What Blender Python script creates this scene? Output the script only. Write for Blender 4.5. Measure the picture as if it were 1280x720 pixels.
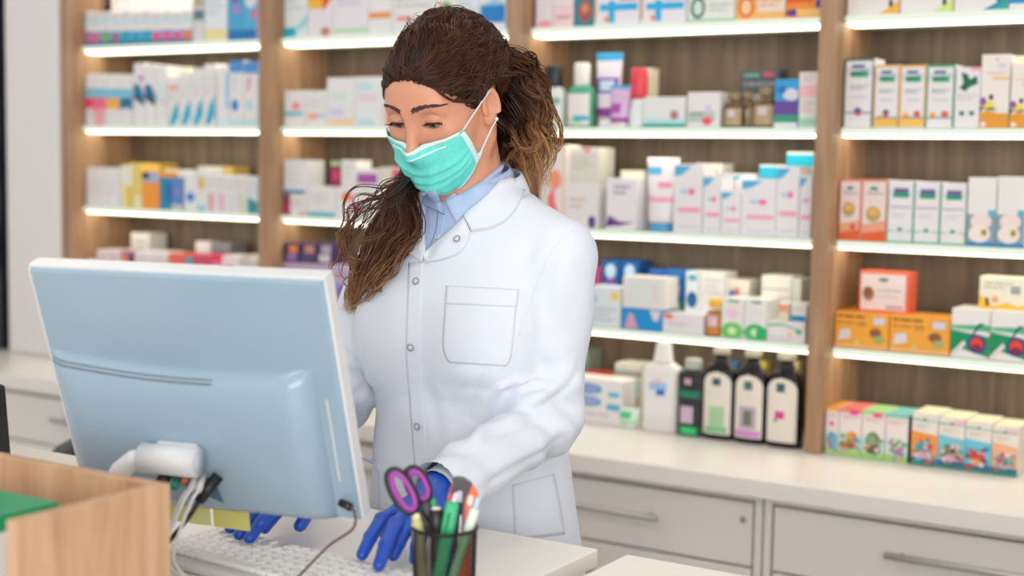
import bpy, math, random
import numpy as np
from mathutils import Vector, Matrix
from mathutils.bvhtree import BVHTree

for o in list(bpy.data.objects): bpy.data.objects.remove(o)
scene = bpy.context.scene
col = scene.collection

# ------------------------------------------------------------------ camera
EYE = np.array([0.0, 0.0, 1.46])
YAW, PITCH, ROLL, FPX = 0.5542, 0.0885, 0.0174, 1778.0      # 50 mm lens, heading left of the shelf normal
_F = np.array([-math.sin(YAW)*math.cos(PITCH), math.cos(YAW)*math.cos(PITCH), -math.sin(PITCH)])
_R = np.array([math.cos(YAW), math.sin(YAW), 0.0])
_U = np.cross(_R, _F)
_R, _U = _R*math.cos(ROLL)+_U*math.sin(ROLL), -_R*math.sin(ROLL)+_U*math.cos(ROLL)
cam_data = bpy.data.cameras.new('camera'); cam = bpy.data.objects.new('camera', cam_data); col.objects.link(cam)
cam_data.sensor_width = 36.0; cam_data.lens = FPX/1280*36
cam.matrix_world = Matrix(((_R[0], _U[0], -_F[0], EYE[0]), (_R[1], _U[1], -_F[1], EYE[1]), (_R[2], _U[2], -_F[2], EYE[2]), (0, 0, 0, 1)))
cam_data.clip_start = 0.05
cam_data.dof.use_dof = True; cam_data.dof.focus_distance = 2.14; cam_data.dof.aperture_fstop = 2.6
scene.camera = cam

# ------------------------------------------------------------------ world, view
world = bpy.data.worlds.new('world'); scene.world = world; world.use_nodes = True
bg = world.node_tree.nodes['Background']; bg.inputs[0].default_value = (0.95, 0.97, 1.0, 1); bg.inputs[1].default_value = 0.82
scene.view_settings.view_transform = 'Standard'; scene.view_settings.look = 'None'
scene.view_settings.gamma = 1.0; scene.view_settings.exposure = 0.0
scene.view_settings.use_curve_mapping = False

def area_light(name, loc, size, sizey, power, colr, target):
    d = bpy.data.lights.new(name, 'AREA'); d.shape = 'RECTANGLE'; d.size = size; d.size_y = sizey
    d.energy = power; d.color = colr
    o = bpy.data.objects.new(name, d); col.objects.link(o); o.location = loc
    o.rotation_euler = (Vector(target)-Vector(loc)).to_track_quat('-Z', 'Y').to_euler()
    return o
# added fill lamp, unseen behind the camera, to brighten surfaces facing it
area_light('front_fill_light', (2.0, -3.4, 1.9), 4.6, 2.6, 185, (1.0, 0.98, 0.96), (-1.3, 2.4, 1.1))

def ray(x, y): return _F + _R*((x-640)/FPX) + _U*((360-y)/FPX)
def onY(x, y, Y):
    d = ray(x, y); return EYE + d*(Y/d[1])
def onZ(x, y, Z):
    d = ray(x, y); return EYE + d*((Z-EYE[2])/d[2])
def atD(x, y, D): return EYE + ray(x, y)*D

# ------------------------------------------------------------------ materials
def lin(h):
    h = h.lstrip('#'); c = [int(h[i:i+2], 16)/255 for i in (0, 2, 4)]
    return tuple((v/12.92 if v <= .04045 else ((v+.055)/1.055)**2.4) for v in c)
_mats = {}
def M(hexc, rough=.45, metal=0.0, var=.05, scale=40, bump=0.0, key=None, coat=0.0, sss=0.0, bscale=None, spec=None):
    k = key or (hexc, rough, metal, var, scale, bump, coat, sss)
    if k in _mats: return _mats[k]
    m = bpy.data.materials.new('mat_'+str(len(_mats))); m.use_nodes = True; _mats[k] = m
    nt = m.node_tree; b = nt.nodes['Principled BSDF']
    c = lin(hexc)
    tc = nt.nodes.new('ShaderNodeTexCoord'); no = nt.nodes.new('ShaderNodeTexNoise'); no.inputs['Scale'].default_value = scale
    nt.links.new(tc.outputs['Object'], no.inputs['Vector'])
    rp = nt.nodes.new('ShaderNodeValToRGB')
    rp.color_ramp.elements[0].color = (*[max(0, v*(1-var)) for v in c], 1); rp.color_ramp.elements[1].color = (*[min(1, v*(1+var)) for v in c], 1)
    nt.links.new(no.outputs['Fac'], rp.inputs['Fac']); nt.links.new(rp.outputs['Color'], b.inputs['Base Color'])
    b.inputs['Roughness'].default_value = rough; b.inputs['Metallic'].default_value = metal
    if spec is not None: b.inputs['Specular IOR Level'].default_value = spec
    if coat: b.inputs['Coat Weight'].default_value = coat; b.inputs['Coat Roughness'].default_value = .1
    if sss:
        b.inputs['Subsurface Weight'].default_value = sss; b.inputs['Subsurface Radius'].default_value = (1, .35, .2); b.inputs['Subsurface Scale'].default_value = .006
    if bump:
        bn = nt.nodes.new('ShaderNodeBump'); bn.inputs['Strength'].default_value = bump; bn.inputs['Distance'].default_value = .002
        n2 = nt.nodes.new('ShaderNodeTexNoise'); n2.inputs['Scale'].default_value = bscale or scale*4
        nt.links.new(tc.outputs['Object'], n2.inputs['Vector']); nt.links.new(n2.outputs['Fac'], bn.inputs['Height']); nt.links.new(bn.outputs['Normal'], b.inputs['Normal'])
    return m
def M_wood(key, c0, c1, c2, rough=.5, sc=(30, 30, 2.2), axis='Z'):
    if key in _mats: return _mats[key]
    m = bpy.data.materials.new(key); m.use_nodes = True; _mats[key] = m
    nt = m.node_tree; b = nt.nodes['Principled BSDF']
    tc = nt.nodes.new('ShaderNodeTexCoord'); mp = nt.nodes.new('ShaderNodeMapping'); mp.inputs['Scale'].default_value = sc
    nt.links.new(tc.outputs['Object'], mp.inputs['Vector'])
    n1 = nt.nodes.new('ShaderNodeTexNoise'); n1.inputs['Scale'].default_value = 1.0; n1.inputs['Detail'].default_value = 7; n1.inputs['Roughness'].default_value = .62; n1.inputs['Distortion'].default_value = .7
    nt.links.new(mp.outputs['Vector'], n1.inputs['Vector'])
    rp = nt.nodes.new('ShaderNodeValToRGB'); e = rp.color_ramp.elements
    e[0].position = .3; e[0].color = (*lin(c0), 1); e[1].position = .72; e[1].color = (*lin(c2), 1)
    mid = e.new(.5); mid.color = (*lin(c1), 1)
    nt.links.new(n1.outputs['Fac'], rp.inputs['Fac']); nt.links.new(rp.outputs['Color'], b.inputs['Base Color'])
    b.inputs['Roughness'].default_value = rough
    bn = nt.nodes.new('ShaderNodeBump'); bn.inputs['Strength'].default_value = .15; bn.inputs['Distance'].default_value = .001
    nt.links.new(n1.outputs['Fac'], bn.inputs['Height']); nt.links.new(bn.outputs['Normal'], b.inputs['Normal'])
    return m
def M_emit(key, colr, strength, base=.85):
    if key in _mats: return _mats[key]
    m = bpy.data.materials.new(key); m.use_nodes = True; _mats[key] = m
    nt = m.node_tree; b = nt.nodes['Principled BSDF']
    b.inputs['Base Color'].default_value = (base, base, base*.97, 1)
    b.inputs['Emission Color'].default_value = (*colr, 1); b.inputs['Emission Strength'].default_value = strength
    return m
def M_glass(key, colr, rough=.05, alpha=.5):
    if key in _mats: return _mats[key]
    m = bpy.data.materials.new(key); m.use_nodes = True; _mats[key] = m
    b = m.node_tree.nodes['Principled BSDF']; b.inputs['Base Color'].default_value = (*colr, 1); b.inputs['Roughness'].default_value = rough
    b.inputs['Transmission Weight'].default_value = alpha; b.inputs['IOR'].default_value = 1.45
    return m

# ------------------------------------------------------------------ mesh building
class MB:
    def __init__(s): s.v = []; s.f = []; s.m = []; s.mats = []; s.sm = []
    def mi(s, mat):
        if mat not in s.mats: s.mats.append(mat)
        return s.mats.index(mat)
    def add(s, vs, fs, mat, smooth=False, T=None):
        o = len(s.v); k = s.mi(mat)
        if T is not None: vs = [tuple(T @ Vector(v)) for v in vs]
        s.v += [tuple(v) for v in vs]
        for f in fs: s.f.append(tuple(i+o for i in f)); s.m.append(k); s.sm.append(smooth)
        return s
    def box(s, x0, x1, y0, y1, z0, z1, mat, bev=0.0, T=None):
        if bev > 0:
            b = min(bev, (x1-x0)/2.2, (y1-y0)/2.2, (z1-z0)/2.2); vs = []; idx = {}
            for ix, X in ((0, x0), (1, x1)):
                for iy, Y in ((0, y0), (1, y1)):
                    for iz, Z in ((0, z0), (1, z1)):
                        sx, sy, sz = (1 if ix == 0 else -1), (1 if iy == 0 else -1), (1 if iz == 0 else -1)
                        for a, p in (('x', (X, Y+sy*b, Z+sz*b)), ('y', (X+sx*b, Y, Z+sz*b)), ('z', (X+sx*b, Y+sy*b, Z))):
                            idx[(ix, iy, iz, a)] = len(vs); vs.append(p)
            g = lambda ix, iy, iz, a: idx[(ix, iy, iz, a)]
            fs = []
            fs += [[g(0,0,0,'x'), g(0,0,1,'x'), g(0,1,1,'x'), g(0,1,0,'x')], [g(1,0,0,'x'), g(1,1,0,'x'), g(1,1,1,'x'), g(1,0,1,'x')]]
            fs += [[g(0,0,0,'y'), g(1,0,0,'y'), g(1,0,1,'y'), g(0,0,1,'y')], [g(0,1,0,'y'), g(0,1,1,'y'), g(1,1,1,'y'), g(1,1,0,'y')]]
            fs += [[g(0,0,0,'z'), g(0,1,0,'z'), g(1,1,0,'z'), g(1,0,0,'z')], [g(0,0,1,'z'), g(1,0,1,'z'), g(1,1,1,'z'), g(0,1,1,'z')]]
            for iy in (0, 1):
                for iz in (0, 1):
                    q = [g(0,iy,iz,'y'), g(0,iy,iz,'z'), g(1,iy,iz,'z'), g(1,iy,iz,'y')]; fs.append(q if iy == iz else q[::-1])
            for ix in (0, 1):
                for iz in (0, 1):
                    q = [g(ix,0,iz,'x'), g(ix,1,iz,'x'), g(ix,1,iz,'z'), g(ix,0,iz,'z')]; fs.append(q if ix == iz else q[::-1])
            for ix in (0, 1):
                for iy in (0, 1):
                    q = [g(ix,iy,0,'x'), g(ix,iy,0,'y'), g(ix,iy,1,'y'), g(ix,iy,1,'x')]; fs.append(q if ix == iy else q[::-1])
            for ix in (0, 1):
                for iy in (0, 1):
                    for iz in (0, 1):
                        q = [g(ix,iy,iz,'x'), g(ix,iy,iz,'y'), g(ix,iy,iz,'z')]; fs.append(q if (ix+iy+iz) % 2 else q[::-1])
            return s.add(vs, fs, mat, False, T)
        vs = [(x0,y0,z0),(x1,y0,z0),(x1,y1,z0),(x0,y1,z0),(x0,y0,z1),(x1,y0,z1),(x1,y1,z1),(x0,y1,z1)]
        return s.add(vs, [(0,3,2,1),(4,5,6,7),(0,1,5,4),(1,2,6,5),(2,3,7,6),(3,0,4,7)], mat, False, T)
    def lathe(s, prof, mat, n=20, cx=0, cy=0, sx=1, sy=1, cap=True, T=None, sq=2.0):
        vs = []; fs = []
        for (r, z) in prof:
            for k in range(n):
                a = 2*math.pi*k/n; c, q = math.cos(a), math.sin(a)
                if sq != 2.0: c = math.copysign(abs(c)**(2/sq), c); q = math.copysign(abs(q)**(2/sq), q)
                vs.append((cx+r*c*sx, cy+r*q*sy, z))
        for i in range(len(prof)-1):
            for k in range(n):
                k2 = (k+1) % n; fs.append((i*n+k, i*n+k2, (i+1)*n+k2, (i+1)*n+k))
        if cap: fs.append(tuple(range(n))[::-1]); fs.append(tuple((len(prof)-1)*n+k for k in range(n)))
        return s.add(vs, fs, mat, True, T)
    def tube(s, pts, r, mat, n=8, closed=False, caps=True, T=None, flat=1.0):
        pts = [Vector(p) for p in pts]; N = len(pts); vs = []; fs = []
        rr = r if isinstance(r, (list, tuple, np.ndarray)) else [r]*N
        up = None
        for i, p in enumerate(pts):
            if closed: t = pts[(i+1) % N]-pts[i-1]
            else: t = pts[min(i+1, N-1)]-pts[max(i-1, 0)]
            t.normalize()
            if up is None:
                up = Vector((0, 0, 1)) if abs(t.z) < .9 else Vector((1, 0, 0))
            a = (up-t*up.dot(t)).normalized(); up = a; b = t.cross(a)
            for k in range(n):
                an = 2*math.pi*k/n; vs.append(tuple(p+(a*math.cos(an)+b*math.sin(an)*flat)*rr[i]))
        for i in range(N if closed else N-1):
            j = (i+1) % N
            for k in range(n):
                k2 = (k+1) % n; fs.append((i*n+k, i*n+k2, j*n+k2, j*n+k))
        if caps and not closed: fs.append(tuple(range(n))[::-1]); fs.append(tuple((N-1)*n+k for k in range(n)))
        return s.add(vs, fs, mat, True, T)
    def prism(s, poly, y0, y1, mat, T=None):          # polygon in xz, extruded along y
        n = len(poly); vs = [(x, y0, z) for x, z in poly]+[(x, y1, z) for x, z in poly]
        fs = [tuple(range(n)), tuple(range(n, 2*n))[::-1]]+[(i, i+n, (i+1) % n+n, (i+1) % n) for i in range(n)]
        return s.add(vs, fs, mat, False, T)
    def build(s, name, parent=None, loc=None, rotz=0.0, rot=None):
        me = bpy.data.meshes.new(name); me.from_pydata(s.v, [], s.f)
        for m in s.mats: me.materials.append(m)
        me.polygons.foreach_set('material_index', s.m); me.polygons.foreach_set('use_smooth', s.sm); me.update()
        o = bpy.data.objects.new(name, me); col.objects.link(o)
        if parent is not None: o.parent = parent
        if loc is not None: o.location = loc
        if rot is not None: o.rotation_euler = rot
        elif rotz: o.rotation_euler = (0, 0, rotz)
        return o
def tag(o, label, cat=None, group=None, kind=None):
    o['label'] = label
    if cat: o['category'] = cat
    if group: o['group'] = group
    if kind: o['kind'] = kind
    return o
def thing(name, label, cat, loc=(0, 0, 0), rotz=0.0, group=None):
    o = bpy.data.objects.new(name, None); col.objects.link(o); o.location = loc; o.rotation_euler = (0, 0, rotz)
    o.empty_display_size = .05
    return tag(o, label, cat, group)
def struct(o): o['kind'] = 'structure'; return o
def np_mesh(name, v, f, mat, parent=None, smooth=True, loc=None):
    me = bpy.data.meshes.new(name); v = np.asarray(v, np.float32); f = np.asarray(f, np.int32)
    me.vertices.add(len(v)); me.vertices.foreach_set('co', v.ravel())
    k = f.shape[1]; me.loops.add(f.size); me.loops.foreach_set('vertex_index', f.ravel())
    me.polygons.add(len(f)); me.polygons.foreach_set('loop_start', np.arange(len(f), dtype=np.int32)*k)
    me.polygons.foreach_set('use_smooth', np.full(len(f), smooth)); me.update(calc_edges=True); me.validate()
    me.materials.append(mat)
    o = bpy.data.objects.new(name, me); col.objects.link(o)
    if parent is not None: o.parent = parent
    if loc is not None: o.location = loc
    return o
# ------------------------------------------------------------------ the room
OAK = M_wood('oak_upright', '#8b684b', '#a68263', '#ba9878', .5)
OAKD = M_wood('oak_back', '#564839', '#6c5b4a', '#80705c', .55, sc=(22, 22, 1.6))
WHITE = M('#ece7e2', .35, var=.015, scale=6)
WHITEC = M('#f1ece7', .3, var=.015, scale=5)
GAP = M('#aaa297', .7, var=.02)
STEEL = M('#c4c1bb', .42, metal=.55, var=.05)
FLOOR = M('#dcd7d0', .35, var=.05, scale=3)
PAINT = M('#e6e2df', .8, var=.015, scale=4, bump=.05)

Z_SH = [1.828, 1.557, 1.281, 1.014]        # shelf tops
Z_CT = 0.752                               # wall counter top
Y_UP, Y_SF, Y_BK = 3.35, 3.40, 3.632       # upright fronts, shelf fronts, back panel
UP = [-3.90, -3.007, -2.104, -1.212, -0.318]; UW = 0.041

b = MB(); b.box(-7.5, 4.5, -4.5, 6.0, -.05, 0, FLOOR); struct(b.build('floor'))
b = MB(); b.box(-7.5, 4.5, -1.2, 6.0, 2.95, 3.0, PAINT); struct(b.build('ceiling'))
b = MB(); b.box(-7.5, 1.6, 3.68, 3.80, 0, 2.95, PAINT); struct(b.build('wall_back'))
b = MB(); b.box(-4.175, -3.903, 3.34, 3.679, 0.7535, 2.949, PAINT, .004); b.box(-4.175, -3.903, 3.30, 3.679, 0.0, .02, PAINT)
struct(b.build('wall_column'))

# ceiling light panels
for i, (x, y) in enumerate(((-3.2, 2.2), (-1.6, 2.2), (0.0, 2.2), (-3.2, .4), (-1.6, .4), (0.0, .4))):
    t = thing('ceiling_light', 'square white ceiling light panel out of view above '+('the wall counter' if y > 1 else 'the customer side')+', '+('far left', 'middle', 'right')[i % 3], 'light', (x, y, 2.93), 0, 'ceiling light panels')
    f = MB(); f.box(-.31, .31, -.31, -.29, 0, .019, WHITE); f.box(-.31, .31, .29, .31, 0, .019, WHITE); f.box(-.31, -.29, -.29, .29, 0, .019, WHITE); f.box(.29, .31, -.29, .29, 0, .019, WHITE); f.build('frame', t)
    f = MB(); f.box(-.289, .289, -.289, .289, .004, .018, M_emit('panel_light', (1.0, .965, .92), 4.6)); f.build('diffuser', t)

# shelf wall: uprights, back panels, shelves with light strips
unit_names = ['far left', 'second', 'third', 'right']
for i, x in enumerate(UP):
    b = MB(); b.box(x, x+UW, Y_UP, 3.678, Z_CT+.0005, 2.6, OAK, .002)
    o = b.build('shelf_upright'); tag(o, ['tall oak upright panel against the white column', 'tall oak upright between the far left and second shelf bays', 'tall oak upright behind the woman\'s head between shelf bays', 'tall oak upright right of the three black bottles', 'tall oak upright closing the right end of the shelving'][i], 'shelf panel', 'oak uprights of the wall shelving')
for i in range(4):
    b = MB(); b.box(UP[i]+UW+.0005, UP[i+1]-.0005, Y_BK, 3.675, Z_CT+.0005, 2.6, OAKD)
    tag(b.build('back_panel'), 'grey-brown oak back panel of the %s shelf bay' % unit_names[i], 'shelf panel', 'oak back panels')
LEDF = M_emit('led_front', (.90, 1.0, .82), .80, .12)
LEDU = M_emit('led_under', (1.0, .93, .72), 4.4, .3)
FROST = M('#dfe6da', .25, var=.01)
shelf_names = ['top lit', 'eye level', 'third', 'fourth']
for i in range(4):
    x0, x1 = UP[i]+UW+.001, UP[i+1]-.001
    for k, z in enumerate(Z_SH+[2.10]):
        t = thing('glass_shelf', 'glowing frosted glass shelf, %s of the %s bay' % ((shelf_names+['highest one out of view'])[k], unit_names[i]), 'shelf', ((x0+x1)/2, Y_SF, z-.020), 0, 'lit glass shelves')
        w = (x1-x0)/2
        b = MB(); b.box(-w, w, .012, Y_BK-Y_SF-.001, .004, .0195, FROST, .001); b.build('shelf_board', t)
        b = MB(); b.box(-w+.004, w-.004, 0.0, .0115, .0035, .0195, LEDF, .003); b.build('light_strip', t)
        b = MB(); b.box(-w+.004, w-.004, .020, .085, -.003, .0035, LEDU, .001); b.build('light_diffuser', t)

# wall counter: worktop and drawer cabinets
b = MB(); b.box(-5.2, 0.9, 3.0, 3.675, Z_CT-.045, Z_CT, WHITEC, .003)
tag(b.build('counter_top'), 'long white worktop running under the wall shelves', 'worktop')
b = MB(); b.box(-5.2, .9, 3.045, 3.06, 0, .079, M('#6a6660', .6)); struct(b.build('baseboard_counter'))
KEYM = M('#c9c8c8', .3, metal=.3)
def cabinet(x0, x1, desc, hx0, hx1, locks):
    t = thing('drawer_cabinet', desc, 'cabinet', ((x0+x1)/2, 3.06, 0), 0, 'white drawer cabinets under the wall counter')
    w = (x1-x0)/2; cx = (x0+x1)/2
    c = MB(); c.box(-w, w, 0, .60, .08, Z_CT-.0455, GAP); c.box(-w, -w+.018, -.018, -.0005, .08, Z_CT-.0455, WHITEC, .001); c.box(w-.018, w, -.018, -.0005, .08, Z_CT-.0455, WHITEC, .001)
    c.box(-w+.0185, w-.0185, -.018, -.0005, Z_CT-.062, Z_CT-.0455, WHITEC, .001); c.build('body', t)
    zs = [Z_CT-.0685-.155*k for k in range(5)]
    for k in range(4):
        d = MB(); d.box(-w+.024, w-.024, -.018, -.0005, zs[k+1]+.006, zs[k], WHITEC, .0015); dr = d.build('drawer', t)
        h = MB(); zc = zs[k]-.062
        a0, a1 = hx0-cx, hx1-cx
        h.tube([(a0, -.05, zc), (a1, -.05, zc)], .0082, STEEL, 12)
        for hx in (a0+.03, a1-.03): h.tube([(hx, -.0185, zc), (hx, -.046, zc)], .0042, STEEL, 8)
        h.build('handle', dr)
        if locks:
            l = MB(); l.lathe([(.0085, 0), (.0085, .003), (.006, .0036)], KEYM, 16, T=Matrix.Translation((w-.045, -.0185, zs[k]-.04)) @ Matrix.Rotation(math.pi/2, 4, 'X'))
            l.box(w-.0462, w-.0438, -.0232, -.0222, zs[k]-.045, zs[k]-.035, M('#333333', .4)); l.build('lock', dr)
cabs = [(-5.2, -4.33, 'white drawer cabinet at the far left end of the wall counter'), (-4.325, -3.215, 'white drawer cabinet left of the monitor under the wall counter'), (-3.21, -2.44, 'white drawer cabinet hidden behind the monitor'), (-2.435, -1.905, 'white drawer cabinet behind the woman'), (-1.90, -1.195, 'white drawer cabinet with round locks right of the woman'), (-1.19, -.32, 'white drawer cabinet with a long steel handle at the right'), (-.315, .55, 'white drawer cabinet past the right edge of the frame')]
for i, (a, c_, d) in enumerate(cabs):
    if i == 4: cabinet(a, c_, d, onY(640, 600, 3.0)[0], onY(819, 629, 3.0)[0], True)
    elif i == 5: cabinet(a, c_, d, onY(1105, 672, 3.0)[0], -.49, False)
    elif i == 1: cabinet(a, c_, d, onY(60, 520, 3.0)[0], onY(60, 520, 3.0)[0]+.26, False)
    else: cabinet(a, c_, d, (a+c_)/2-.17, (a+c_)/2+.17, False)

# dark display fixture beyond the white column
t = thing('display_stand', 'dark display stand at the far left edge beyond the white column', 'stand', (-4.62, 3.35, Z_CT+.0005))
DK = M('#20222c', .4); b = MB(); b.box(-.36, .37, .02, .32, 0, 1.9, DK); b.build('frame', t)
for k in range(5):
    s_ = MB(); s_.box(-.35, .36, -.02, .0195, .3+.3*k, .32+.3*k, DK, .002); s_.build('shelf_ledge', t)
for k, (c_, zz) in enumerate((('#b02040', .94), ('#1d7f84', .65), ('#3a4a6a', .35), ('#8a2a3a', 1.24))):
    p_ = MB(); p_.box(.22, .35, -.018, .0195, zz-.02+.001, zz+.10, M(c_, .4), .002); tag(p_.build('medicine_box', loc=(-4.62, 3.35, Z_CT)), ['dark red box', 'teal box', 'slate blue box', 'maroon box'][k]+' on the dark display stand, level '+str((3, 2, 1, 4)[k]), 'box')
# ------------------------------------------------------------------ products on the shelves
def P(hexc, rough=.38): return M(hexc, rough, var=.02, scale=12)
_font = {}
def text_mesh(txt):
    if txt in _font: return _font[txt]
    cu = bpy.data.curves.new('t', 'FONT'); cu.body = txt; cu.size = 1.0; cu.resolution_u = 2
    o = bpy.data.objects.new('t', cu); col.objects.link(o); dg = bpy.context.evaluated_depsgraph_get()
    me = o.evaluated_get(dg).to_mesh(); v = [(p.co.x, p.co.y) for p in me.vertices]; f = [tuple(p.vertices) for p in me.polygons]
    o.to_mesh_clear(); bpy.data.objects.remove(o); bpy.data.curves.remove(cu)
    xs = [p[0] for p in v]; ys = [p[1] for p in v]; x0, x1, y0, y1 = min(xs), max(xs), min(ys), max(ys)
    _font[txt] = ([((x-x0)/(x1-x0), (y-y0)/(y1-y0)) for x, y in v], f); return _font[txt]
def prints(b, w, h, pr, y=-.0004, x0=None, z0=0.0):
    """flat print on a front face: unit coordinates u right, v up"""
    x0 = -w/2 if x0 is None else x0
    for n, q in enumerate(pr):
        yy = y-.00012*n; k = q[0]
        if k == 'r':
            _, u0, v0, u1, v1, c = q; p = [(u0, v0), (u1, v0), (u1, v1), (u0, v1)]
        elif k == 'e':
            _, cu, cv, ru, rv, c = q; p = [(cu+ru*math.cos(a*math.pi/7), cv+rv*math.sin(a*math.pi/7)) for a in range(14)]
        elif k == 'p': _, p, c = q
        elif k == 't':
            _, u0, v0, u1, v1, tx, c = q; vs, fs = text_mesh(tx)
            b.add([(x0+(u0+(u1-u0)*a)*w, yy, z0+(v0+(v1-v0)*d)*h) for a, d in vs], fs, P(c)); continue
        elif k == 'L':     # lines of small type
            _, u0, v0, u1, v1, nl, c = q
            for j in range(nl):
                va = v1-(v1-v0)*(j+.2)/nl; vb = va-(v1-v0)*.45/nl; e_ = u1-(u1-u0)*(.0, .25, .1, .4)[j % 4]; uu = u0; rng = random.Random(j*7+nl)
                while uu < e_-.02:
                    ww = min(rng.uniform(.07, .2), e_-uu); b.add([(x0+uu*w, yy, z0+vb*h), (x0+(uu+ww)*w, yy, z0+vb*h), (x0+(uu+ww)*w, yy, z0+va*h), (x0+uu*w, yy, z0+va*h)], [(0, 1, 2, 3)], P(c)); uu += ww+.03
            continue
        b.add([(x0+min(max(u, 0), 1)*w, yy, z0+min(max(v, 0), 1)*h) for u, v in p], [tuple(range(len(p)))], P(c))
ROWS = {}
BAYN = ['leftmost bay', 'second bay', 'third bay', 'right bay']
ROWN = ['top shelf', 'eye level shelf', 'third shelf', 'fourth shelf', 'counter']
def base_z(row): return (Z_SH+[Z_CT])[row]+.0008
_row_items = []
def reg(o, bay, row, x, desc, cat, tier): _row_items.append((bay, row, x, o, desc, cat, tier))
def geom(bay, row, x0, x1, yt, Yf, zb=None):
    zb = base_z(row) if zb is None else zb
    ym = (yt+160)/2
    X0, X1 = onY(x0, ym, Yf)[0], onY(x1, ym, Yf)[0]
    X0 = max(X0, UP[bay]+UW+.003); X1 = min(X1, UP[bay+1]-.003)
    h = onY((x0+x1)/2, yt, Yf)[2]-zb
    if X1-X0 < .012: X1 = X0+.03
    h = min(h, [2.075, 1.803, 1.532, 1.256, .989][row]-zb)
    return X0, X1, h, zb
LAST_TOP = {}
def carton(bay, row, x0, x1, yt, desc, c='#e8e6e4', pr=(), Yf=None, dep=.085, side=None, top=None, on=None, tier=0, key=None, name='medicine_box', rz=0.0):
    """x0,x1,yt: left, right and top of the front in the photograph; on: key of the box below"""
    Yf = Yf or (3.418 if row < 4 else 3.375)
    zb = LAST_TOP[on]+.0006 if on else None
    X0, X1, h, zb = geom(bay, row, x0, x1, yt, Yf, zb)
    w = X1-X0-.0012; dep = min(dep, Y_BK-.004-Yf); b = MB(); mc = P(c)
    b.box(-w/2, w/2, 0, dep, 0, h, mc, .0008)
    if side: b.add([(w/2+.0003, .001, .001), (w/2+.0003, dep-.001, .001), (w/2+.0003, dep-.001, h-.001), (w/2+.0003, .001, h-.001)], [(0, 1, 2, 3)], P(side))
    if top: b.add([(-w/2+.001, .001, h+.0003), (w/2-.001, .001, h+.0003), (w/2-.001, dep-.001, h+.0003), (-w/2+.001, dep-.001, h+.0003)], [(0, 1, 2, 3)], P(top))
    prints(b, w, h, pr)
    o = b.build(name, loc=((X0+X1)/2, Yf, zb), rotz=rz)
    if key: LAST_TOP[key] = zb+h
    reg(o, bay, row, (X0+X1)/2, desc, 'box', tier); return o
def tube_item(bay, row, x0, x1, yt, desc, c, capc, pr=(), Yf=None, capfrac=.12, tier=0):
    Yf = Yf or 3.43
    X0, X1, h, zb = geom(bay, row, x0, x1, yt, Yf); w = (X1-X0); r = w*.40
    t = thing('cream_tube', '', 'tube', ((X0+X1)/2, Yf+r, zb))
    b = MB(); n = 20; vs = []; fs = []; zc = h*capfrac; N = 12
    for i in range(N+1):
        f = i/N; z = zc+(h-zc)*f; rx = r+(w/2-r)*f; ry = r*(1-f)**.7*.75+.0015
        for k in range(n): a = 2*math.pi*k/n; vs.append((rx*math.cos(a), ry*math.sin(a), z))
    for i in range(N):
        for k in range(n): fs.append((i*n+k, i*n+(k+1) % n, (i+1)*n+(k+1) % n, (i+1)*n+k))
    fs.append(tuple(range(n))[::-1]); fs.append(tuple(N*n+k for k in range(n)))
    b.add(vs, fs, P(c, .3), True)
    for n_, q in enumerate(pr):            # printed bands and spots that follow the tube
        u0, v0, u1, v1, cc = q; vv = []; ff = []; mm = 8; ll = 4
        for j in range(ll+1):
            f = v0+(v1-v0)*j/ll; z = zc+(h-zc)*f; rx = r+(w/2-r)*f+.0004; ry = r*(1-f)**.7*.75+.0019+.0001*n_
            for i in range(mm+1): a = math.pi+math.pi*(u0+(u1-u0)*i/mm); vv.append((rx*math.cos(a), ry*math.sin(a), z))
        for j in range(ll):
            for i in range(mm): k = j*(mm+1)+i; ff.append((k, k+1, k+mm+2, k+mm+1))
        b.add(vv, ff, P(cc, .3), True)
    b.build('tube_body', t)
    b = MB(); b.lathe([(r*.93, 0), (r*.95, zc*.2), (r*.9, zc*.96)], P(capc, .3), 20, sy=.78); b.build('cap', t)
    reg(t, bay, row, (X0+X1)/2, desc, 'tube', tier); return t
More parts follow.
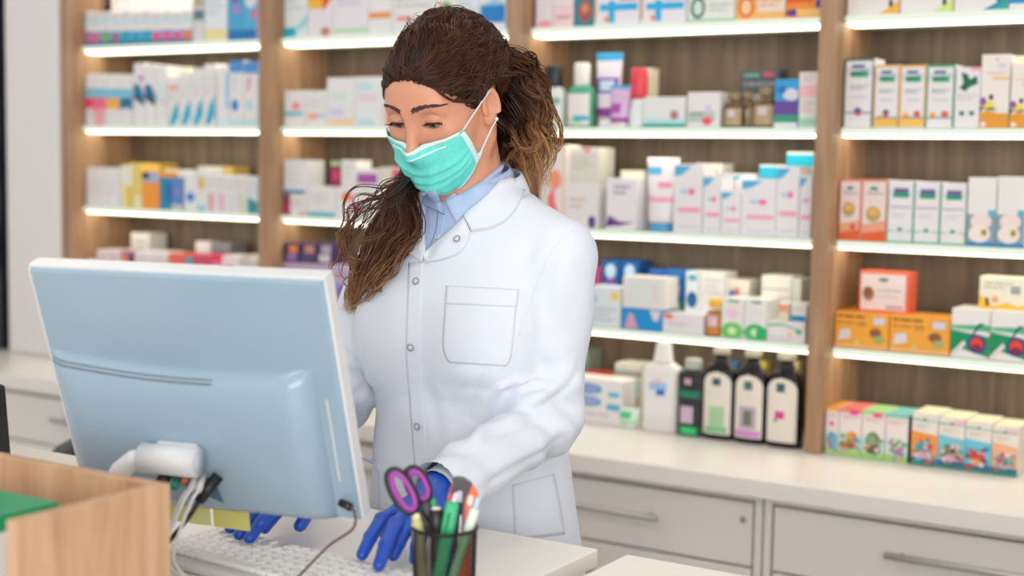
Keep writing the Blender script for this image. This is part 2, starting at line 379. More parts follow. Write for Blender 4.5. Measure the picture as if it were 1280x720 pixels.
def bottle_item(bay, row, x0, x1, yt, desc, prof, c, capprof, capc, pr=(), Yf=None, sy=.6, sq=2.0, lab=None, labc='#ece7e2', rough=.25, name='bottle', tier=0, shape='rect', cat='bottle'):
    """prof/capprof in units of half width and height; lab = (v0, v1, halfwidth fraction)"""
    Yf = Yf or (3.42 if row < 4 else 3.37)
    X0, X1, h, zb = geom(bay, row, x0, x1, yt, Yf); r = (X1-X0)/2
    t = thing(name, '', 'bottle', ((X0+X1)/2, Yf+r*sy, zb))
    b = MB(); b.lathe([(a*r, z*h) for a, z in prof], P(c, rough), 28, sy=sy, sq=sq); b.build('bottle_body', t)
    b = MB(); b.lathe([(a*r, z*h) for a, z in capprof], P(capc, .35), 20, sy=max(sy, .8)); b.build('cap', t)
    if lab:
        v0, v1, hw = lab; b = MB(); lw = 2*hw*r; lh = (v1-v0)*h
        # label wraps the front of the body
        K = 14; Jn = 30; vs = []; fs = []
        def pt(u, v, off):
            x = (u-.5)*lw; a = min(1, abs(x)/r); e = sq; y = -(max(0, 1-a**e))**(1/e)*r*sy
            return (x, y-.0008-off, v0*h+v*lh)
        def patch(us, vs_, cc, off, arch=False):
            V = []; F = []
            for j, v in enumerate(vs_):
                for i, u in enumerate(us):
                    vv = v
                    if arch and v > .80: wv = math.sqrt(max(0, 1-((v-.80)/.20)**2)); u2 = .5+(u-.5)*max(.02, wv)
                    else: u2 = u
                    V.append(pt(u2, vv, off))
            n = len(us)
            for j in range(len(vs_)-1):
                for i in range(n-1): F.append((j*n+i, j*n+i+1, (j+1)*n+i+1, (j+1)*n+i))
            b.add(V, F, P(cc, .5), True)
        patch([i/K for i in range(K+1)], [j/Jn for j in range(Jn+1)], labc, 0, shape == 'arch')
        for m_, (u0, w0, u1, w1, cc) in enumerate(pr): patch([u0+(u1-u0)*i/6 for i in range(7)], [w0+(w1-w0)*j/4 for j in range(5)], cc, .0003+.0001*m_)
        b.build('label', t)
    reg(t, bay, row, (X0+X1)/2, desc, cat, tier); return t
W_ = '#e8e6e5'; CR = '#e6e0d2'
rnd = random.Random(5)
# ---- far left bay, top shelf: slim cartons with coloured spots, then three wider ones
spots = ['#e86aa8', '#e86aa8', '#7fae6a', '#a56f8c', '#18a6c8', '#18a6c8', '#18a6c8', '#e8559a', '#e8559a', '#e8559a', '#f07a3c']
nm = ['pink', 'pink', 'green', 'mauve', 'cyan', 'cyan', 'cyan', 'pink', 'pink', 'pink', 'orange']
for k in range(11):
    xa = 100+k*12.8
    carton(0, 0, xa, xa+12.8, 14+1.5*(k % 2), 'slim white carton with blue base and %s spot' % nm[k], W_, [('r', 0, 0, 1, .16, '#0f6f8c'), ('r', 0, .16, 1, .42, '#3fa9c9' if k not in (0, 1) else '#0d8fb0'), ('e', .5, .24, .42, .16, spots[k]), ('r', .05, .66, .95, .78, '#bfe3ec'), ('L', .1, .8, .9, .95, 2, '#c9c4c8')])
for k in range(9):
    xa = 112+k*14.4
    carton(0, 0, xa, xa+14, -38, 'pale pink edged white carton behind the slim cartons', '#ebe4e6', [('r', .1, .36, .9, .44, '#1aa7cf' if k % 3 == 1 else '#cfe4ec'), ('L', .1, .6, .9, .9, 4, '#d6c3cb')], Yf=3.51, tier=1)
carton(0, 0, 242, 255, -20, 'narrow grey and white carton', '#dcd8d8', [('r', 0, .38, 1, .55, '#5f7f86'), ('r', 0, .6, 1, 1, '#b9b09c')])
carton(0, 0, 256, 284, -26, 'white carton with pale yellow base', '#e3ebee', [('r', 0, .02, 1, .2, '#ecdf9e'), ('L', .1, .4, .9, .8, 4, '#b9ccd4')])
carton(0, 0, 285, 304, -30, 'blue patterned carton with purple flower', '#49a8d6', [('e', .5, .72, .4, .14, '#8a4f94'), ('r', 0, 0, 1, .16, '#1273b8'), ('e', .6, .48, .2, .07, '#c96fae')])
carton(0, 0, 304, 323, -30, 'blue patterned carton with pink edge', '#56b0da', [('r', .9, 0, 1, 1, '#e6a9c4'), ('r', 0, 0, .9, .16, '#1273b8'), ('e', .5, .62, .4, .12, '#d8e2ea'), ('e', .7, .4, .2, .06, '#e0718c')])
# ---- far left bay, eye level
for k, (cc, n_) in enumerate((('#ee4668', 'red'), ('#ef6d8a', 'pink'), ('#f2b23e', 'yellow'), ('#0f6f95', 'teal'))):
    carton(0, 1, 100+k*16.5, 116.2+k*16.5, 92+k*.3, 'white carton with a %s half band' % n_, W_, [('r', 0, .30, 1, .54, cc), ('r', 0, .54, 1, .72, '#7cc4e0'), ('r', .1, 0, .9, .34, '#f0a7b4' if k == 1 else '#e4e1e2')] )
for k, cc in enumerate(('#0d7d9d', '#106c8f', '#d9e6ea')):
    carton(0, 1, 167+k*14, 180.5+k*14, 79+k*1.5, ('white carton with dark teal swoosh and magenta dot', 'white carton with dark blue wedge', 'white carton with faint print')[k], W_, [('p', [(0, .5), (1, .36), (1, .5), (.5, .68), (0, .66)], cc), ('p', [(0, .44), (1, .32), (1, .38), (0, .52)], '#2b2c52' if k < 2 else '#d8cfd4')]+([('e', .7, .76, .2, .05, '#c04fb8')] if k == 0 else []), dep=.09)
for k in range(4):
    carton(0, 1, 209.5+k*15, 224+k*15, 96-5*k, 'white carton with cyan leaf at its foot', W_, [('p', [(.1, .03), (.55, .02), (.98, .2), (.9, .5), (.5, .34)], '#12aecd'), ('r', .1, .74, .9, .82, '#ee9d78' if k == 0 else '#dbe3dc'), ('L', .15, .5, .85, .7, 3, '#d4cccf')])
carton(0, 1, 216, 240, 84, 'cream carton behind the leaf cartons', CR, [('L', .1, .3, .9, .9, 5, '#c5c0b2')], Yf=3.52, tier=1)
carton(0, 1, 256, 281, 80, 'grey white carton behind the leaf cartons', '#d6d3cf', [('r', .2, .72, .6, .8, '#6e8580')], Yf=3.52, tier=1)
carton(0, 1, 271, 286, 84, 'white carton with light blue side flash', W_, [('r', .75, .3, 1, .9, '#8cc8e6'), ('r', 0, .02, 1, .14, '#cfe9ef')])
for k in range(2):
    carton(0, 1, 286.5+k*18.5, 304.5+k*18.5, 76+k, ('white carton with blue cap and blue drop', 'white carton with blue cap and pink ribbon')[k], W_, [('r', 0, .82, 1, 1, '#4f92d4'), ('e', .4, .32, .25, .09, '#1d7fd0' if k == 0 else '#bcd9ea'), ('p', [(.2, .5), (.4, .62), (.5, .8), (.3, .74)], '#d65aa4' if k else '#b7d6ea'), ('r', 0, .02, 1, .1, '#bfe0ea')], dep=.10)
# ---- far left bay, third shelf
for k in range(3): carton(0, 2, 101+k*16.2, 117+k*16.2, 209+k*.4, 'plain white carton', W_, [('L', .12, .3, .88, .7, 5, '#d8d6d8')])
carton(0, 2, 150.5, 166, 206, 'tall pale yellow and white carton', '#efe6b9', [('r', .1, .62, .7, .94, '#ece9e4'), ('r', .4, .02, 1, .5, '#e6c65a')])
carton(0, 2, 166.5, 177, 205, 'narrow yellow carton', '#e9cf6a', [('r', 0, 0, 1, .3, '#efe3b4')])
carton(0, 2, 177.5, 199, 215, 'orange carton with grey lid band', '#f39a2c', [('r', 0, .72, 1, 1, '#a9b4cf'), ('e', .2, .9, .25, .1, '#2d2b3c')])
carton(0, 2, 160, 200, 204, 'yellow carton behind the orange one', '#e9c24a', [], Yf=3.53, tier=1)
carton(0, 2, 199.5, 213.5, 222, 'teal blue carton', '#1487b4', [('r', .6, .3, 1, .8, '#1c5fb0')])
carton(0, 2, 214, 229, 224, 'blue violet carton with grey foot', '#5c86c6', [('r', 0, 0, 1, .18, '#c9c2b4'), ('e', .5, .6, .3, .1, '#8f84c6')])
carton(0, 2, 205, 243, 212, 'white carton behind the blue cartons', W_, [], Yf=3.52, tier=1)
carton(0, 2, 230, 246, 216, 'white carton with bright blue diamond', W_, [('p', [(.5, .2), (.9, .36), (.5, .52), (.1, .36)], '#1c7fd8')])
carton(0, 2, 246.5, 257, 208, 'white carton with amber spots', W_, [('e', .5, .62, .35, .16, '#e3b34c'), ('r', 0, 0, 1, .12, '#8fd0e6')])
carton(0, 2, 250, 290, 208, 'amber topped carton in the back', '#e6c36a', [], Yf=3.53, tier=1)
for k, cc in enumerate(('#e58ba0', '#e7a3bc', '#d9d9d6', '#b8d39a')): carton(0, 2, 257.5+k*13, 270+k*13, 218+k*.6, 'white carton with %s stripe' % ('rose', 'pink', 'grey', 'green')[k], W_, [('r', .3, .03, .7, .5, cc), ('L', .1, .6, .9, .9, 3, '#d7d2d2')])
carton(0, 2, 309.5, 322.5, 222, 'white carton with teal lower corner', '#dcdde4', [('p', [(0, 0), (1, 0), (1, .3), (0, .45)], '#2c8f9c')])
# ---- far left bay, fourth shelf (above the monitor)
for k, (xa, xb, yt, cc, d) in enumerate(((103, 119, 324, '#ead9d6', 'low pale pink carton'), (120, 135, 312, '#ecdfe0', 'white and pink carton'), (135.5, 150, 312.5, '#ead6da', 'pale rose carton'), (151, 167, 314, '#b06a88', 'carton with orange and purple print'), (168, 188, 314.5, '#eae5e4', 'white carton with pink type'), (188.5, 209, 315, '#e9e3e3', 'white carton with rose type'), (210, 230, 317, '#e8694f', 'coral and blue carton'), (230.5, 240, 321, '#5d9fb4', 'teal and magenta carton'), (240.5, 263, 318, '#d84a64', 'red topped light blue carton'), (263.5, 277, 327, '#e06f9a', 'low pink carton'), (277.5, 300, 319.5, '#ece0e2', 'white carton with pink spot'), (300.5, 311, 319, '#d9cfc0', 'beige carton'), (311.5, 322, 322, '#dfdcdf', 'pale grey carton'))):
    pr = [('r', .08, 0, .92, .45, '#79b8d0')] if k in (6, 8) else ([('e', .4, .6, .3, .16, '#e2609a')] if k in (10,) else [('L', .12, .35, .88, .85, 4, '#dba9b4')])
    if k == 3: pr = [('e', .3, .75, .3, .15, '#e88a50'), ('r', .6, .3, 1, .9, '#3c3058'), ('r', 0, .2, .5, .4, '#6f7fc8')]
    carton(0, 3, xa, xb, yt, d, cc, pr)
carton(0, 3, 163, 186, 291, 'white carton standing alone at the back', '#dedbd5', [('L', .2, .4, .8, .9, 3, '#b9bcba')], Yf=3.53, tier=1)
carton(0, 3, 244, 262, 302, 'grey white carton at the back', '#dcd8da', [], Yf=3.53, tier=1)
carton(0, 3, 263, 288, 303, 'slate grey carton at the back', '#7d8084', [('r', .1, .5, .9, .8, '#5e6468')], Yf=3.53, tier=1)
# ---- second bay, top shelf
carton(1, 0, 352, 384, -35, 'white carton with cyan foot', '#e2e8ec', [('r', 0, .02, .5, .16, '#12b2d0'), ('p', [(.5, .06), (1, .2), (1, .36), (.6, .2)], '#9fd6e4'), ('L', .1, .4, .9, .9, 5, '#c6d4dc')])
carton(1, 0, 385, 416, -35, 'white carton with yellow and red fruit print', '#e6e1e4', [('r', 0, .44, .7, 1, '#efb93a'), ('p', [(.6, .4), (1, .6), (1, 1), (.5, 1)], '#e2542c'), ('e', .7, .08, .2, .07, '#c9806c')])
carton(1, 0, 416.5, 460, -35, 'wide white carton with pale green base line', '#e6e4e8', [('r', .02, .06, .98, .11, '#a9d3a0'), ('L', .1, .45, .9, .7, 3, '#c3c0d6')])
carton(1, 0, 460.5, 490, -35, 'white carton with blue top and orange band', '#e8e6e8', [('r', .05, .6, 1, 1, '#2274c4'), ('r', .02, .26, .95, .36, '#ec9a5a')])
carton(1, 0, 490.5, 540, -35, 'white carton with red line left of the hair', '#e6e4e4', [('r', .1, .22, .5, .28, '#e6795e'), ('L', .1, .4, .9, .9, 5, '#c8c4c8')])
carton(1, 0, 540.5, 572, -30, 'white carton with green emblem', '#e8e6e4', [('e', .5, .42, .28, .12, '#4f9a6a'), ('e', .3, .46, .12, .06, '#e6b27a')])
carton(1, 0, 572.5, 598, -30, 'pale blue white carton', '#dfe8ee', [('L', .1, .2, .9, .9, 6, '#b4cad8')])
carton(1, 0, 598.5, 632, -30, 'white carton with bright blue block', '#e2e6ee', [('r', .04, .14, .96, .46, '#1e82cc'), ('p', [(.04, .46), (.96, .46), (.6, .6)], '#9cc6e6')])
# ---- second bay, eye level
carton(1, 1, 354, 381, 113, 'white carton with cyan stripe', W_, [('r', 0, .3, .9, .4, '#58bfdc'), ('e', .6, .56, .22, .12, '#ef9f9c')])
carton(1, 1, 381.5, 408, 113, 'white carton with faded coral mark', W_, [('e', .4, .28, .3, .1, '#f0aca0'), ('r', .6, .24, 1, .36, '#bcd6e2'), ('L', .1, .5, .9, .8, 3, '#cfd2da')])
carton(1, 1, 408.5, 444, 97, 'tall white carton with pale orange base', '#e6e6e6', [('r', .06, .03, .95, .16, '#f0cfa8'), ('r', .1, .22, .6, .36, '#d2d0ea'), ('r', .1, .56, .7, .68, '#d3e6e2')])
carton(1, 1, 444.5, 478, 96, 'tall white carton with pale blue patches', '#e5e8ea', [('r', .1, .74, .6, .88, '#c4e0ea'), ('r', .1, .03, .7, .14, '#bcdce2'), ('r', .1, .5, .8, .66, '#e6d6de')], side='#e26a35')
carton(1, 1, 478.5, 492, 96, 'orange sided white carton by the woman\'s cheek', '#e26a35', [('r', 0, 0, .35, 1, '#eadfdc')])
# ---- second bay, third shelf
carton(1, 2, 350.5, 362, 244, 'small magenta carton', '#c23a66', [('r', .1, .6, .9, .95, '#8c4658')], key='a1')
carton(1, 2, 362.5, 384, 243, 'white carton with pink foot', '#e9e5e4', [('r', .55, .02, .95, .2, '#eeaaa6'), ('L', .1, .4, .9, .8, 3, '#d3cccc')], key='a2')
carton(1, 2, 384.5, 420, 233, 'white carton with teal bottom edge', '#e8e6e6', [('r', 0, 0, .96, .14, '#4fb4c0'), ('L', .15, .35, .85, .8, 4, '#cfcfd6')], key='a3')
carton(1, 2, 420.5, 455, 233, 'white carton with orange disc and pink spots', '#e9e4e8', [('e', .4, .66, .22, .17, '#f08a6a'), ('e', .7, .32, .16, .14, '#e8469a')], key='a4')
carton(1, 2, 455.5, 500, 233, 'white carton partly behind the hair', '#e8e4e4', [('L', .1, .3, .9, .8, 4, '#d6c8cc')], key='a5')
carton(1, 2, 351, 384, 200, 'white carton with blue line stacked on small ones', '#e4e6ea', [('r', .02, .02, .9, .12, '#2f83b4'), ('L', .15, .3, .85, .9, 5, '#d6dae2')], on='a2', tier=1)
carton(1, 2, 413, 426, 201, 'magenta carton with lime top', '#9c2f5c', [('r', 0, .8, 1, 1, '#a8cc88'), ('e', .5, .45, .35, .2, '#cf3f70')], on='a3', tier=1, dep=.08)
carton(1, 2, 426.5, 445, 200, 'white carton stacked in the middle', '#e7e6e2', [('L', .2, .2, .8, .8, 4, '#d4d4d0')], on='a4', tier=1, dep=.08)
carton(1, 2, 445.5, 474, 211, 'white carton with purple block', '#e9e6ea', [('r', .06, .18, .92, .74, '#b566b4'), ('r', .06, .36, .92, .5, '#8a3a96')], on='a4', tier=1, dep=.08)
carton(1, 2, 475, 500, 209, 'cream carton with red edge by the hair', '#e3dacb', [('r', .62, 0, 1, .9, '#e25a78')], on='a5', tier=1, dep=.08)
# ---- second bay, fourth shelf (top of it seen over the monitor)
for k in range(4): carton(1, 3, 352+k*24, 375+k*24, 328+k*1.5, 'lilac carton with %s base' % ('orange', 'crimson', 'blue', 'violet')[k], '#cbb6d2', [('r', 0, .34, 1, .52, ('#ea7a4c', '#e0406e', '#5aa2d6', '#9a5fb8')[k]), ('r', 0, 0, 1, .34, ('#8f6cb0', '#9a62a8', '#b64fb0', '#7b5aa6')[k]), ('L', .1, .6, .9, .9, 3, '#9d84b4')], key='v%d' % k)
for k in range(3): carton(1, 3, 353+k*21, 373.5+k*21, 304, ('dark purple carton with orange label', 'purple carton with brown side', 'navy and cream carton')[k], '#43305e', [('r', .35, .5, .95, .9, ('#ea9058', '#c98a72', '#b8a6b4')[k]), ('r', .2, .1, .9, .45, ('#9b78bc', '#5b4274', '#d6cdd0')[k])], on='v%d' % k, tier=1, dep=.075)
# ---- third bay, top shelf
carton(2, 0, 664, 690, -35, 'white and pink carton beside the upright', '#e8dfe4', [('e', .6, .07, .4, .06, '#f09cac'), ('r', 0, 0, .12, 1, '#7a3c62')])
carton(2, 0, 690.5, 716, -35, 'pink carton with red dots', '#eccfd4', [('L', .15, .12, .85, .24, 1, '#d08a92'), ('r', 0, .4, 1, .7, '#e9dde0')])
carton(2, 0, 717, 741, -30, 'teal carton with round picture', '#16838c', [('e', .55, .3, .34, .22, '#a8504e'), ('e', .55, .36, .2, .1, '#d68a5a')])
for k in range(2): carton(2, 0, 741.5+k*58, 798.5+k*58, -30, 'white carton with bold cyan cross, %s of the pair' % ('left', 'right')[k], '#e6e2ea', [('r', .32, .05, .46, .5, '#23b0e2'), ('r', .12, .3, .95, .44, '#23b0e2'), ('e', .28, .13, .06, .06, '#e88a62'), ('r', 0, .1, .05, .6, '#d6a77a'), ('r', .55, .5, .9, .6, '#e07aa8')])
carton(2, 0, 858, 917, -32, 'white carton with dark green ring', '#e4e6e0', [('e', .22, .3, .16, .24, '#2e7a5a'), ('e', .22, .3, .1, .16, '#cfe0d2'), ('L', .46, .18, .95, .4, 2, '#b8c4bc'), ('r', 0, 0, 1, .05, '#8cc4a0')])
carton(2, 0, 917.5, 980, -33, 'orange carton with orange ring', '#eeb66a', [('e', .22, .28, .17, .24, '#e8702e'), ('e', .22, .28, .1, .16, '#f2cfa0'), ('r', .45, .16, 1, .6, '#ead6c4'), ('L', .5, .25, .95, .45, 2, '#dd9a6a')])
carton(2, 0, 980.5, 1026, -34, 'red orange carton at the upright', '#ef8d2e', [('r', .02, .34, .75, .8, '#e25a30'), ('e', .2, .12, .2, .08, '#5a3f92'), ('e', .92, .3, .1, .12, '#2c3f98'), ('r', .3, .04, 1, .2, '#eec06a')])
# ---- third bay, eye level
fl = [(.88, 0), (.97, .015), (1, .05), (1, .50), (.95, .58), (.6, .66), (.45, .68)]
bottle_item(2, 1, 672, 702, 82, 'white wash bottle with black cap', fl, '#dfe6e0', [(.62, .66), (.66, .68), (.66, .98), (.6, 1)], '#1c2b30', [(.1, .1, .9, .3, '#efb476'), (.1, .02, .9, .1, '#b9d39a'), (.55, .7, 1, .95, '#7fb59a')], lab=(.06, .5, .8), sq=3)
bottle_item(2, 1, 706, 738, 78, 'white green shouldered bottle with white cap', fl, '#4aa888', [(.56, .64), (.6, .68), (.58, .97), (.5, 1)], '#ece9e2', [(.05, .06, .7, .16, '#a8d8a0'), (.3, .14, .98, .3, '#1cb4c6'), (.02, .16, .14, .26, '#e88a62')], lab=(.03, .52, .86), sq=3)
tube_item(2, 1, 738, 771, 65, 'tall white tube with purple base and blue crimp', '#eadfea', '#ece6e8', [(0, .88, 1, 1, '#2a9bd0'), (.15, .38, .85, .62, '#6a4fb0'), (.3, .42, .7, .58, '#c8e0f0'), (0, .02, 1, .16, '#8a2f92')])
tube_item(2, 1, 757, 783, 106, 'small lilac tube in front of the tall tube', '#d8b4dc', '#ece6e8', [(0, .9, 1, 1, '#4aa6d6'), (.2, .25, .6, .5, '#b04fb0'), (0, 0, 1, .12, '#a23c9c')], Yf=3.405)
carton(2, 1, 793, 813, 85, 'cream carton behind the red topped stick', '#e0d6bf', [], Yf=3.47, dep=.05, tier=1)
bottle_item(2, 1, 783, 804, 85, 'slim white stick with red top', [(.95, 0), (1, .03), (1, .26), (.85, .36), (.8, .48)], '#e4ece9', [(.82, .48), (.9, .55), (.9, .97), (.8, 1)], '#e23f50', sy=.9, cat='stick')
carton(2, 1, 803.5, 857, 121, 'wide white carton with teal bottom edge', '#e6e6e6', [('r', 0, 0, 1, .13, '#2aa99a'), ('r', 0, .13, 1, .3, '#c2e4e6'), ('e', .74, .4, .1, .16, '#b87f86')])
carton(2, 1, 859, 900, 115, 'white carton with red blob and grey print', '#e6e3e3', [('r', .05, .15, .85, .45, '#b9c4bc'), ('e', .62, .18, .16, .12, '#ee5a72'), ('r', .08, .36, .5, .4, '#6d827a'), ('r', .55, .4, .75, .62, '#d8cce0')])
bp = [(.85, 0), (1, .04), (1, .58), (.8, .7), (.45, .76), (.42, .80)]; bcap = [(.52, .78), (.56, .8), (.56, .98), (.5, 1)]
for k, (xa, xb, yt, d, yf) in enumerate(((901, 926, 116, 'brown glass medicine bottle', 3.42), (920, 941, 115, 'brown glass medicine bottle set back', 3.47), (937, 968, 109, 'larger brown glass medicine bottle', 3.42))):
    bottle_item(2, 1, xa, xb, yt, d, bp, '#5a4022', bcap, '#8f7c5c', [(0, 0, .2, 1, '#a98e6a'), (.3, .5, .7, .9, '#d6c6cc')], lab=(.06, .56, .9), labc='#b29a78', sy=.9, Yf=yf)
carton(2, 1, 924, 973, 87, 'dark grey carton behind the brown bottles', '#4c4f54', [('r', .1, .88, .5, .93, '#5f9a8a'), ('r', .6, .88, .85, .95, '#c24a62'), ('r', .1, .35, .9, .58, '#b9b2b0'), ('L', .1, .66, .9, .82, 1, '#7c8088')], Yf=3.50, dep=.06, tier=1)
carton(2, 1, 968, 997.5, 99, 'blue, purple and green carton', '#2f9fd8', [('r', 0, .26, 1, .55, '#66489a'), ('r', 0, .1, 1, .26, '#2f9c78'), ('r', 0, 0, 1, .1, '#e0e6e4'), ('e', .7, .68, .34, .13, '#d7d8e2'), ('e', .3, .78, .2, .08, '#1e6fc0')])
carton(2, 1, 998, 1022, 123, 'pale green carton under a pink one', '#dfe4da', [('r', .05, .05, .95, .32, '#9fd0b4'), ('L', .15, .5, .85, .9, 3, '#dba8a0')], key='st')
carton(2, 1, 998, 1022, 90, 'white and pink carton stacked by the upright', '#e8e0dc', [('r', .08, .06, .95, .5, '#f0b9bf'), ('L', .2, .6, .8, .9, 2, '#cdb0b0')], on='st', tier=1, dep=.08)
# ---- third bay, third shelf
carton(2, 2, 676, 708, 181, 'tall pink and cream carton beside the hair', '#ece3e0', [('e', .6, .58, .25, .12, '#f29a7c'), ('p', [(.3, .35), (.55, .5), (.6, .3), (.85, .08), (.7, .04), (.35, .22)], '#f4727c'), ('r', .9, 0, 1, 1, '#e6cfae')])
carton(2, 2, 709, 750, 229, 'white carton with mauve dot, bottom of a stack', '#e6e3e4', [('e', .8, .14, .12, .14, '#5a4290'), ('L', .1, .4, .6, .7, 2, '#d8bcb4')], key='c1', Yf=3.43)
carton(2, 2, 710, 750, 184, 'grey cream carton on top of a stack', '#d9d6cc', [('r', .5, .86, .72, .98, '#d6808a'), ('L', .15, .35, .9, .8, 4, '#bdbab4')], on='c1', tier=1, dep=.09, Yf=3.44)
carton(2, 2, 759, 797, 223, 'white carton with purple sweep', '#e9e6ea', [('p', [(0, .06), (.1, .28), (.45, .16), (.95, .16), (.5, .08)], '#7d3f8c'), ('p', [(0, .06), (.08, .22), (.3, .08)], '#4b2a78'), ('L', .25, .66, .8, .88, 2, '#9d94ac')])
carton(2, 2, 776, 806, 213, 'cream carton behind the purple sweep carton', '#e3dccb', [('e', .9, .16, .1, .06, '#d8a260')], Yf=3.50, tier=1)
tube_item(2, 2, 802, 843, 197, 'white tube standing on its light blue cap', '#ebe6ea', '#4aa5d8', [(.08, .74, .5, .86, '#58b4e2'), (.45, .54, .75, .63, '#f09abc'), (.05, .32, .95, .40, '#f2a6c2')], capfrac=.11)
def blue_corner(bay, row, x0, x1, yt, d, **k): carton(bay, row, x0, x1, yt, 'white carton with blue corner'+d, '#e9e6ea', [('p', [(0, .82), (.25, .84), (.62, .97), (0, .97)], '#4db4e0'), ('e', .62, .6, .13, .05, '#f27aa6'), ('e', .35, .6, .12, .035, '#a8d0e8'), ('r', .16, .3, .94, .37, '#f3a3be'), ('L', .2, .04, .9, .12, 1, '#d8d4dc')], **k)
blue_corner(2, 2, 844, 880, 205, ' beside the standing tube')
blue_corner(2, 2, 880.5, 903, 220, ', narrow one')
blue_corner(2, 2, 903.5, 928, 239, ', shortest one')
blue_corner(2, 2, 928.5, 972, 224, ', widest one')
blue_corner(2, 2, 972.5, 1001, 208, ', tall one with cream lid', top='#ece4cc')
blue_corner(2, 2, 1001.5, 1017, 220, ' against the upright')
carton(2, 2, 870, 903, 204, 'cream white carton in the back row', '#e4ded6', [], Yf=3.51, tier=1)
blue_corner(2, 2, 904, 946, 217, ' in the back, low', Yf=3.51, tier=1)
carton(2, 2, 950, 985, 206, 'white carton with big cyan corner in the back', '#dfe6e8', [('p', [(0, .62), (.5, .7), (1, .97), (0, .97)], '#2eb0d0')], Yf=3.51, tier=1)
carton(2, 2, 984, 1018, 190, 'tallest carton with wide cyan top in the back', '#e4e8ea', [('p', [(0, .74), (.7, .76), (1, .84), (1, .97), (0, .97)], '#18aed0')], Yf=3.51, tier=1)
# ---- third bay, fourth shelf
carton(2, 3, 737, 779, 359, 'pale blue white carton by the woman\'s sleeve', '#dfe8ee', [('e', .82, .78, .14, .12, '#eed872'), ('r', 0, .6, .3, .8, '#9fd8ec'), ('r', 0, .02, .14, .22, '#3a3a86'), ('L', .2, .1, .9, .5, 3, '#bcc6d2')], key='d0')
carton(2, 3, 779.5, 831, 386, 'blue carton with pink figure', '#1f93d6', [('p', [(.08, .05), (.18, .75), (.28, .75), (.42, .05)], '#d8a4bc'), ('p', [(.7, .95), (.98, .95), (.9, .45), (.78, .5)], '#e0d6e6')], key='d1')
carton(2, 3, 781, 834, 347, 'white carton on top of the blue carton', '#e9e5e0', [('r', .12, .14, .86, .86, '#dfe6e4'), ('r', .7, .3, .8, .8, '#ead8dc')], on='d1', tier=1)
carton(2, 3, 831.5, 883, 393, 'low white carton with coral corner mark', '#e8e2e6', [('e', .14, .84, .13, .14, '#ee8a62'), ('L', .14, .3, .7, .6, 2, '#cdc6d2')])
bottle_item(2, 3, 883, 905, 374, 'small amber bottle with yellow cap', [(.95, 0), (1, .04), (1, .58), (.8, .66), (.66, .68)], '#b0702a', [(.7, .76), (.76, .78), (.74, .97), (.66, 1)], '#f0bd3c', [(.2, .4, .8, .98, '#e2c2cc'), (0, 0, 1, .2, '#d98a3a')], lab=(.06, .56, .92), labc='#c9822e', sy=.95)
for k in range(2): carton(2, 3, 905.5+k*29, 934+k*29, 373+k*1.5, 'white carton with green foot, %s of two' % ('left', 'right')[k], '#e8e8e4', [('e', .5, .16, .5, .24, '#6cc470' if k == 0 else '#4fb878'), ('e', .5, .18, .2, .1, '#d4ecb4'), ('r', .3, .9, .75, .95, '#4a8a6a'), ('e', .5, .62, .3, .14, '#f0cfe0' if k == 0 else '#e4e4e2')]+([('r', .55, 0, 1, .3, '#22b26a')] if k else []))
carton(2, 3, 963.5, 1011, 402, 'flat white carton with green curve', '#e9e3e6', [('p', [(.02, .72), (.4, .8), (.8, .6), (.95, .62), (.8, .68), (.4, .88), (.02, .82)], '#4dba84'), ('e', .84, .52, .08, .1, '#26b06c'), ('e', .62, .4, .08, .1, '#f0c49a'), ('L', .05, .08, .9, .3, 2, '#d0bcc8')], key='d2')
carton(2, 3, 993, 1012, 380, 'small carton with blue base on the flat carton', '#e2e2e4', [('r', 0, .04, 1, .34, '#1584be'), ('L', .1, .5, .9, .8, 2, '#b6bac0')], on='d2', tier=1, dep=.06)
carton(2, 3, 977, 990, 379, 'small cream orange carton on the flat carton', '#e6d8c8', [('r', .05, .5, .95, .9, '#ee9f70')], on='d2', tier=1, dep=.05)
carton(2, 3, 740, 753, 333, 'crimson carton at the back', '#b8467c', [], Yf=3.53, tier=1)
for k in range(2): carton(2, 3, 754+k*24, 777+k*24, 325+k, 'royal blue carton at the back, %s of two' % ('left', 'right')[k], '#15589e', [('e', .5, .82, .3, .12, '#bcd6ea'), ('r', .2, .6, .8, .7, '#8a4fae'), ('r', .1, .1, .9, .5, '#1684b8')], Yf=3.53, tier=1)
carton(2, 3, 813, 836, 337, 'blue carton behind the white top box', '#1c62b4', [('r', 0, 0, 1, .4, '#17789c')], Yf=3.52, tier=1)
carton(2, 3, 836.5, 859, 337, 'blue over green carton at the back', '#1a6cb6', [('r', 0, 0, 1, .5, '#12805e'), ('e', .5, .66, .26, .12, '#cfa4c6'), ('e', .55, .35, .2, .12, '#cfe6d4')], Yf=3.52, tier=1)
carton(2, 3, 860, 877, 339, 'white carton with dark blue ball', '#dde6ea', [('e', .5, .52, .4, .14, '#1f5f9c'), ('r', .2, .84, .8, .94, '#58a8c0'), ('r', 0, .1, 1, .25, '#3c9ab6')], Yf=3.50, tier=1)
carton(2, 3, 877.5, 909, 340, 'plain white carton at the back', '#e6e3e3', [('L', .2, .6, .9, .9, 3, '#cfcdd2')], Yf=3.50, tier=1)
carton(2, 3, 909.5, 940, 350, 'cream carton with blue and red mark', '#e3ded2', [('e', .3, .7, .12, .12, '#3474b4'), ('e', .5, .74, .1, .12, '#c8606c')], Yf=3.52, tier=1)
carton(2, 3, 955, 993, 345, 'tall white cream carton at the back', '#e3e0d8', [('r', .06, .76, .94, .8, '#bfbcb6'), ('L', .1, .5, .9, .7, 2, '#cfccc6')], Yf=3.50, tier=1)
